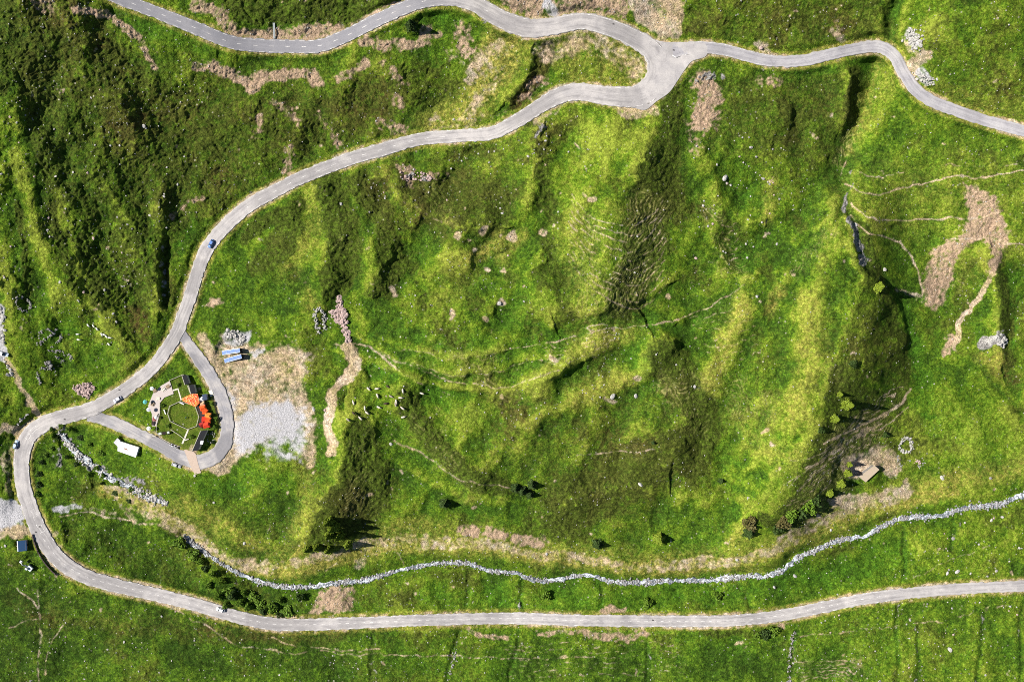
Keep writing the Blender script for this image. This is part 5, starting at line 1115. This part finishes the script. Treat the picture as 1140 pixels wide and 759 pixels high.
for u, v, h, r, lab in [(573.5,543.5,4.5,1.5,'small dark fir at the west end of the group of four on the brown slope'),(581,546,5,1.7,'dark fir in the middle of the group of four on the brown slope'),(592,540,4.5,1.5,'dark fir set uphill in the group of four on the brown slope'),(590,550.5,4.5,1.5,'dark fir lowest in the group of four on the brown slope'),(494.5,561,5.5,1.7,'lone dark fir on the grass above the pink scree band'),(803.2,535.5,3,.9,'tiny lone fir on the mossy slope above the tan strip'),(727.8,493,2.2,.6,'tiny dark fir beside the curved sheep path'),(457,26,6,1.7,'dark fir on the lush bank inside the upper road'),(665.5,606.5,5,1.7,'dark fir near the tan strip with a black shadow'),(734,600.5,5.5,2.0,'olive fir beside the rusty tinted slope'),(834.5,594,4.5,1.7,'fir standing under the big round grey shrub')]:
    tree('fir_tree', u, v, h * 1.3, r * 1.35, 'cone', SPRUCE if u != 734 else LARCH, lab, 'tree', G3_)
G4_ = 'bushes along the shaded stream bank'
SH = [(836,583,3.2,2.8,RUST,'big round grey brown shrub above the tan strip'),(872,582,3.2,2.6,RUST,'brownish olive shrub at the foot of the east slope'),(881,574,3,2.2,ALDER,'green shrub next to the brownish olive one'),(893,572,4,2.4,SPRUCE,'dark shrub at the west end of the dense thicket under the east slope'),(901,565,4.5,2.6,ALDER,'green shrub in the middle of the dense thicket under the east slope'),(908,558,4,2.3,SPRUCE,'dark shrub at the east end of the dense thicket under the east slope'),(866,589,2.6,1.8,SPRUCE,'small dark shrub at the downhill side of the brownish olive one'),
      (608,663,2.4,1.9,ALDER,'round bush between the stream and the lower road, west of its two likes'),(721,671.5,2.6,2.0,ALDER,'round bush between stream and lower road beside a bare patch'),(799,663,2.4,1.7,ALDER,'round bush between stream and lower road near two small gullies'),(986,484,2.2,1.1,SPRUCE,'small dark shrub beside the pear shaped stone ring'),(914,479,2.2,1.2,SPRUCE,'small dark shrub at the foot of the larch trio'),(950,405,2.0,1.3,SPRUCE,'small dark shrub on the brow of the east slope'),(209,426,1.4,.9,ALDER,'small bush between the two dark sheds'),(852,706,2.4,1.8,SPRUCE,'dark bush at the west end of the row under the lower road'),(862,703,2.2,1.7,ALDER,'green bush at the east end of the row under the lower road'),(843,708,2.0,1.5,ALDER,'small green bush in the row under the lower road')]
SH += [(u, v, h, r, ALDER, lab) for u, v, h, r, lab in SHR]
for u, v, h, r, m_, lab in SH: tree('shrub', u, v, h * 1.3, r * 1.2, 'blob', m_, lab, 'shrub')
rs_ = random.Random(5)
for u, v in [(199,604),(214,618),(222,626),(228,634),(236,640),(248,648),(252,658),(258,664),(266,672),(272,660),(276,676),(281,664),(288,672),(292,682),(304,676),(312,668),(318,680),(334,664),(232,652),(244,664),(250,674),(310,684)]:
    tree('shrub', u + rs_.uniform(-1, 1), v + rs_.uniform(-1, 1), rs_.uniform(1.8, 3.4), rs_.uniform(1.4, 2.6), 'blob', ALDER if rs_.random() < .85 else SPRUCE, 'leafy bush on the bank between the foaming stream and the lower road bend', 'shrub', G4_)
for u, v in [(58,478),(63,487),(58,498),(50,505),(46,515),(42,527),(44,540),(40,550),(68,474),(76,478)]:
    tree('shrub', u + rs_.uniform(-1, 1), v + rs_.uniform(-1, 1), rs_.uniform(1.0, 2.0), rs_.uniform(.9, 1.6), 'blob', SPRUCE if rs_.random() < .5 else ALDER, 'dark bush on the inner bank of the wide road bend', 'shrub', 'bushes inside the wide bend')

for u, v in [(84,492),(92,499),(104,508),(112,515),(121,524),(134,533),(150,541),(163,548),(80,504),(90,515),(104,526),(118,535),(134,545),(150,553)]:
    tree('shrub', u + rs_.uniform(-2, 2) + (7 if v < 500 + (u - 90) * .62 else -5), v + rs_.uniform(-2, 2) + (-5 if v < 500 + (u - 90) * .62 else 4), rs_.uniform(.9, 1.8), rs_.uniform(.8, 1.5), 'blob', SPRUCE if rs_.random() < .5 else ALDER, 'low dark bush among the rocks of the torrent below the access lane', 'shrub', 'bushes along the rocky torrent')
# ---------------------------------------------------------------- cattle and sheep
def skin_animal(name, J, E, rad, m, sub=1):
    me = bpy.data.meshes.new(name); me.from_pydata(J, E, []); o = bpy.data.objects.new(name, me); C.objects.link(o)
    o.modifiers.new('skin', 'SKIN')
    for i, sv in enumerate(me.skin_vertices[0].data): sv.radius = (rad[i], rad[i]); sv.use_root = (i == 0)
    s = o.modifiers.new('sub', 'SUBSURF'); s.levels = sub; s.render_levels = sub
    bpy.context.view_layer.update()
    ev = o.evaluated_get(bpy.context.evaluated_depsgraph_get()); me2 = bpy.data.meshes.new_from_object(ev); me2.name = name
    bpy.data.objects.remove(o); bpy.data.meshes.remove(me); me2.materials.clear(); me2.materials.append(m)
    for p in me2.polygons: p.use_smooth = True
    return me2
def beast_mesh(name, sc, m, graze=True):
    J = [(-.55, 0, .95), (0, 0, .92), (.55, 0, .98), (.9, 0, .95 if graze else 1.2), (1.2, 0, .45 if graze else 1.35), (1.42, 0, .2 if graze else 1.28),
         (-.75, 0, 1.0), (-.95, 0, .6)]
    E = [(0, 1), (1, 2), (2, 3), (3, 4), (4, 5), (0, 6), (6, 7)]; rad = [.34, .38, .33, .2, .15, .09, .07, .04]
    for x, bi, bend in ((-.6, 0, 1), (.55, 2, -1)):
        for s in (-1, 1):
            k = len(J); J += [(x, s * .22, .68), (x - .10 * bend, s * .22, .38), (x, s * .22, .02)]; E += [(bi, k), (k, k + 1), (k + 1, k + 2)]; rad += [.16, .08, .07]
    J = [tuple(c * sc for c in j) for j in J]; rad = [r * sc for r in rad]
    return skin_animal(name, J, E, rad, m)
COWC = simple('cream_hide', (.62, .54, .44), .8, var=.15, scale=1.0); COWB = simple('dark_brown_hide', (.07, .045, .03), .8, var=.3, scale=1.0); COWG = simple('grey_brown_hide', (.34, .29, .24), .8, var=.25, scale=1.0); WOOL = simple('sheep_wool', (.74, .71, .64), .95, var=.1, scale=5)
HORN = simple('horn', (.55, .5, .42), .6)
cow_me = {k: beast_mesh('cow', 1.12, m_) for k, m_ in (('cream', COWC), ('dark brown', COWB), ('grey brown', COWG))}
def horns(parent, sc=1.12):
    bm = bmesh.new()
    for s in (-1, 1): add_cyl(bm, (1.2 * sc, s * .1, .58 * sc), (1.22 * sc, s * .3, .66 * sc), .035, .015, 5)
    return bm_obj('horns', bm, HORN, parent)
HPROTO = None
cows = [(410.5,432.5),(419.7,432.5),(432,430),(420.5,440),(435.5,441),(441.4,446.5),(448.7,434.6),(470.3,437.8),(429.5,449),(421.8,453),(440.8,450.4),(448.7,454.4),(394,448.3),(406.5,453.8),(394,459.6),(408.7,459),(387.6,466.8),(401.8,465.5),(449,464),(446,442.5)]
rs_ = random.Random(11); firstcow = {}
for i, (u, v) in enumerate(cows):
    k = ['cream', 'cream', 'dark brown', 'cream', 'grey brown', 'cream'][i % 6]
    if k not in firstcow:
        o = bpy.data.objects.new('cow', cow_me[k]); C.objects.link(o); firstcow[k] = o; horns(o)
    else:
        o = copy_tree(firstcow[k])
    o.location = on(u, v, 0); o.rotation_euler = (0, 0, ang(1, .8) + rs_.uniform(-.9, .9) + (math.pi if rs_.random() < .3 else 0))
    tag(o, f'{k} cow grazing with the herd on the grassy slope east of the yard', 'cow', 'grazing cattle')
sheep_me = beast_mesh('sheep', .82, WOOL); first = None
for i, (u, v) in enumerate([(98.8,362),(104.7,362.7),(108.6,366),(113.9,372),(116.5,372.4),(119.2,374.6),(122.9,375.9),(121.8,383),(87,372),(88,378)]):
    o = bpy.data.objects.new('sheep', sheep_me) if first is None else first.copy(); C.objects.link(o); first = first or o
    o.location = on(u, v); o.rotation_euler = (0, 0, ang(1, .7) + rs_.uniform(-.7, .7)); o.scale = (1.05,) * 3
    tag(o, 'white sheep grazing in a loose line on the slope above the pink rubble heap', 'sheep', 'grazing sheep')

# ---------------------------------------------------------------- boulders
rsn = np.random.RandomState(3)
bl_me = []
for k in range(6):
    bm = bmesh.new(); bmesh.ops.create_icosphere(bm, subdivisions=2, radius=1); rr = random.Random(k)
    ph_ = [rr.uniform(0, 6) for _ in range(6)]
    for v in bm.verts:
        c = v.co; s = 1 + .16 * math.sin(2.3 * c.x + ph_[0]) + .14 * math.sin(3.1 * c.y + ph_[1]) + .12 * math.sin(3.7 * c.z + ph_[2]) + rr.uniform(-.07, .07); v.co = Vector((c.x * s, c.y * s * .85, c.z * s * .7))
    bmesh.ops.recalc_face_normals(bm, faces=bm.faces); me = bpy.data.meshes.new('boulder'); bm.to_mesh(me); bm.free(); me.materials.append([STONEM, STONED, STONEM, STONEP, STONEM, STONEM][k]); bl_me.append(me)
def boulder(u, v, r, label, group=None, k=None):
    o = bpy.data.objects.new('boulder', bl_me[rsn.randint(6) if k is None else k]); C.objects.link(o); o.location = on(u, v, r * .15); r *= .6; o.scale = (r * rsn.uniform(.85, 1.5), r, r * rsn.uniform(.6, .9)); o.rotation_euler = (rsn.uniform(-.3, .3), rsn.uniform(-.3, .3), rsn.uniform(0, 6.28)); tag(o, label, 'boulder', group)
for u, v, r, lab in [(160.5,140.5,1.6,'large pale boulder alone in the upper dark heather slope'),(847,53,1.7,'tan boulder with a shadow just above the branch road'),(379.5,227,1.2,'pale boulder at the top of the dark strip beneath the upper road'),(985,300,1.5,'pale boulder on the rim of the dark east cliff'),(952,250,1.5,'pale boulder at the head of the dark east cliff'),(713,539,1.4,'white boulder on the brown south slope'),(708,441,1.6,'grey boulder on the tan hummock of the central hollow'),(682,440.5,1.9,'brownish boulder just west of the grey hummock boulder'),(556,338,1.7,'tan boulder alone in the central meadow'),(1103,532,1.1,'white boulder on the meadow near the stream'),(1049,532,1.5,'pale boulder beside the tan strip on the east meadow'),(349,455,1.3,'white boulder at the edge of the gravel yard'),(362,456,1.3,'pair partner boulder beside the sandy bank of the yard'),(216.5,529.5,1.1,'cream boulder at the end of the sand crossing'),(1058,723,1.6,'pinkish boulder on the lower east pasture'),(1061,599,1.5,'upright pale boulder at a small gully of the east pasture'),(1066,636,1.4,'pale boulder close above the lower road, east of its neighbour'),(1055,638,1.3,'pale boulder close above the lower road, west of its neighbour'),(1104,579,1.1,'pale boulder under the stream on the east pasture'),(843,330,1.2,'white boulder on the crest of the eastern ridge'),(865,272,1.2,'white boulder on the green shoulder east of the hollow'),(807,198,2.0,'big pale boulder among the rubble above the hollow'),(832,287,1.0,'pale boulder between the rubble and the green shoulder'),(885,641,1.4,'tan boulder on the bank just below the stream'),(435,494,1.3,'white boulder at the start of the dark wedge path'),(272,604,1.2,'white boulder on the tan strip'),(820,623,1.2,'white boulder in the tan strip north of the stream'),(608.5,616,1.1,'white boulder beneath the pink scree band'),(6,607.5,1.0,'white boulder on the grass near the hut'),(238,559,1.1,'pale boulder on the lush slope under the yard'),(773,430,1.3,'upright pale slab on the hollow rim'),(862,653,1.2,'pale boulder between stream and lower road, alone'),(925,590,1.0,'pale boulder close to the thicket and stream')]:
    boulder(u, v, r, lab)
zones = [((0, 60, 210, 360), 62, 'small pale boulder scattered on the dark heather slope of the upper west', 'pale boulders on the west slope', (.45, .95)),
         ((770, 150, 870, 290), 46, 'small pale boulder of the rubble field above the central hollow', 'rubble field boulders', (.45, 1.05)),
         ((390, 130, 640, 240), 40, 'small pale boulder in the grass under the upper road', 'boulders under the upper road', (.4, .85)),
         ((400, 260, 760, 470), 46, 'small pale boulder in the grass of the central meadow', 'boulders of the central meadow', (.4, .8)),
         ((1030, 575, 1138, 690), 24, 'small pale boulder on the pasture between stream and lower road in the east', 'boulders of the east pasture', (.45, 1.0)),
         ((60, 650, 420, 756), 36, 'small pale boulder on the green slope south of the lower road', 'boulders south of the lower road', (.4, .85)),
         ((860, 660, 1138, 756), 26, 'small pale boulder on the striped pasture south of the lower road', 'boulders of the south east pasture', (.4, .9))]
def free(u, v, pad_=4): return float(bil(cover, gu, gv, np.array([u]), np.array([v]))[0]) > pad_
for (a, b, c, d_), n, lab, grp, (r0, r1) in zones:
    k = 0
    while k < n:
        cu_ = (a + c) / 2; u = rsn.uniform(a, c); v = rsn.uniform(b, d_)
        if rsn.rand() > float(bil(n7 ** 2 * 2.2, gu, gv, np.array([u]), np.array([v]))[0]) or not free(u, v): continue
        boulder(u, v, rsn.uniform(r0, r1), lab, grp); k += 1
# stones nobody could count: stream bed stones and fine rubble
def stones(name, pts_, m, kind='stuff'):
    base_v, base_f = None, None
    bm = bmesh.new(); bmesh.ops.create_icosphere(bm, subdivisions=1, radius=1); bm.verts.ensure_lookup_table(); bv = np.array([v.co[:] for v in bm.verts]); bf = np.array([[v.index for v in f.verts] for f in bm.faces]); bm.free()
    n = len(pts_); V = np.empty((n, len(bv), 3)); 
    for i, (u, v, r) in enumerate(pts_):
        a = rsn.uniform(0, 6.28); ca, sa = math.cos(a), math.sin(a); w_ = bv * (1 + rsn.uniform(-.25, .25, (len(bv), 1))) * np.array([r * rsn.uniform(.8, 1.35), r * rsn.uniform(.7, 1.1), r * rsn.uniform(.5, .9)])
        w_ = np.stack([w_[:, 0] * ca - w_[:, 1] * sa, w_[:, 0] * sa + w_[:, 1] * ca, w_[:, 2]], -1); V[i] = w_ + np.array(on(u, v, r * .2))
    F = (bf[None] + (np.arange(n) * len(bv))[:, None, None]).reshape(-1, 3)
    o = link_mesh(name, np_mesh(name, V.reshape(-1, 3), tris=F), m); o['kind'] = kind; return o
def along(Ls, n, spread, r0, r1):
    out = []
    while len(out) < n:
        i = rsn.randint(len(Ls))
        if rsn.rand() > .5 + .5 * math.sin(i * .21) * math.sin(i * .083 + 1): continue
        k = rsn.randn() * spread * Ls[i, 2] / 2; t_ = Ls[min(i + 1, len(Ls) - 1)] - Ls[max(i - 1, 0)]; nl_ = math.hypot(t_[0], t_[1]) + 1e-9
        out.append((Ls[i, 0] - t_[1] / nl_ * k + rsn.randn() * .5, Ls[i, 1] + t_[0] / nl_ * k + rsn.randn() * .5, r0 + (r1 - r0) * rsn.rand() ** 2.2))
    return out
RIVS = simple('wet_grey_river_stone', (.34, .335, .34), .7, var=.6, scale=1.0)
stones('stream_stones', along(stream_lines[1], 1300, .46, .2, .8), RIVS); stones('stream_stones', along(stream_lines[0], 330, .6, .25, .95), STONEM)
stones('stream_stones', along(stream_lines[1], 2000, .52, .2, .65), STONED); stones('stream_stones', along(stream_lines[0], 260, .8, .2, .7), STONED)
fl = []
while len(fl) < 3600:
    u = rsn.uniform(0, 1140); v = rsn.uniform(0, 759)
    i = int(np.searchsorted(gu, u)); j = int(np.searchsorted(gv, v)); p_ = (n7[j, i] - .38) * 1.6 * (1 - .6 * M['lush'][j, i]) + .9 * pk[j, i] + .3 * (u < 220 and v < 360) + .25 * (v > 600)
    if cover[j, i] > 3 and lawn[j, i] < .5 and rsn.rand() < p_ * .7: fl.append((u, v, .12 + .26 * rsn.rand() ** 2))
stones('rubble', fl, STONEM)

# ------------------------------------------------------------------ light, sky, camera
EL = R(43); sx, sy = -1.0, .13; nl = math.hypot(sx, sy)
sdir = Vector((sx / nl * math.cos(EL), sy / nl * math.cos(EL), math.sin(EL)))
sl = bpy.data.lights.new('sun', 'SUN'); sl.energy = 5.0; sl.angle = R(.5); sl.color = (1, .955, .88)
so_ = bpy.data.objects.new('sun', sl); C.objects.link(so_); so_.rotation_euler = (-sdir).to_track_quat('-Z', 'Y').to_euler(); so_.location = sdir * 500
wd = bpy.data.worlds.new('World'); bpy.context.scene.world = wd; wd.use_nodes = True
nt = wd.node_tree; bg = nt.nodes['Background']; sk = nt.nodes.new('ShaderNodeTexSky'); sk.sky_type = 'NISHITA'; sk.sun_disc = False
sk.sun_elevation = EL; sk.sun_rotation = math.atan2(sx, sy); sk.altitude = 1800
nt.links.new(sk.outputs[0], bg.inputs[0]); bg.inputs[1].default_value = .05
cam = bpy.data.cameras.new('camera'); cam.sensor_width = 36; cam.lens = 18 / (UC * PX / D); cam.clip_end = 20000; cam.clip_start = 1
cob = bpy.data.objects.new('camera', cam); C.objects.link(cob); cob.location = (0, 0, D); bpy.context.scene.camera = cob
vs = bpy.context.scene.view_settings; vs.view_transform = 'Standard'; vs.look = 'None'; vs.gamma = 1; vs.exposure = .85
bpy.context.scene.cycles.use_denoising = False; bpy.context.scene.cycles.filter_width = 1.0
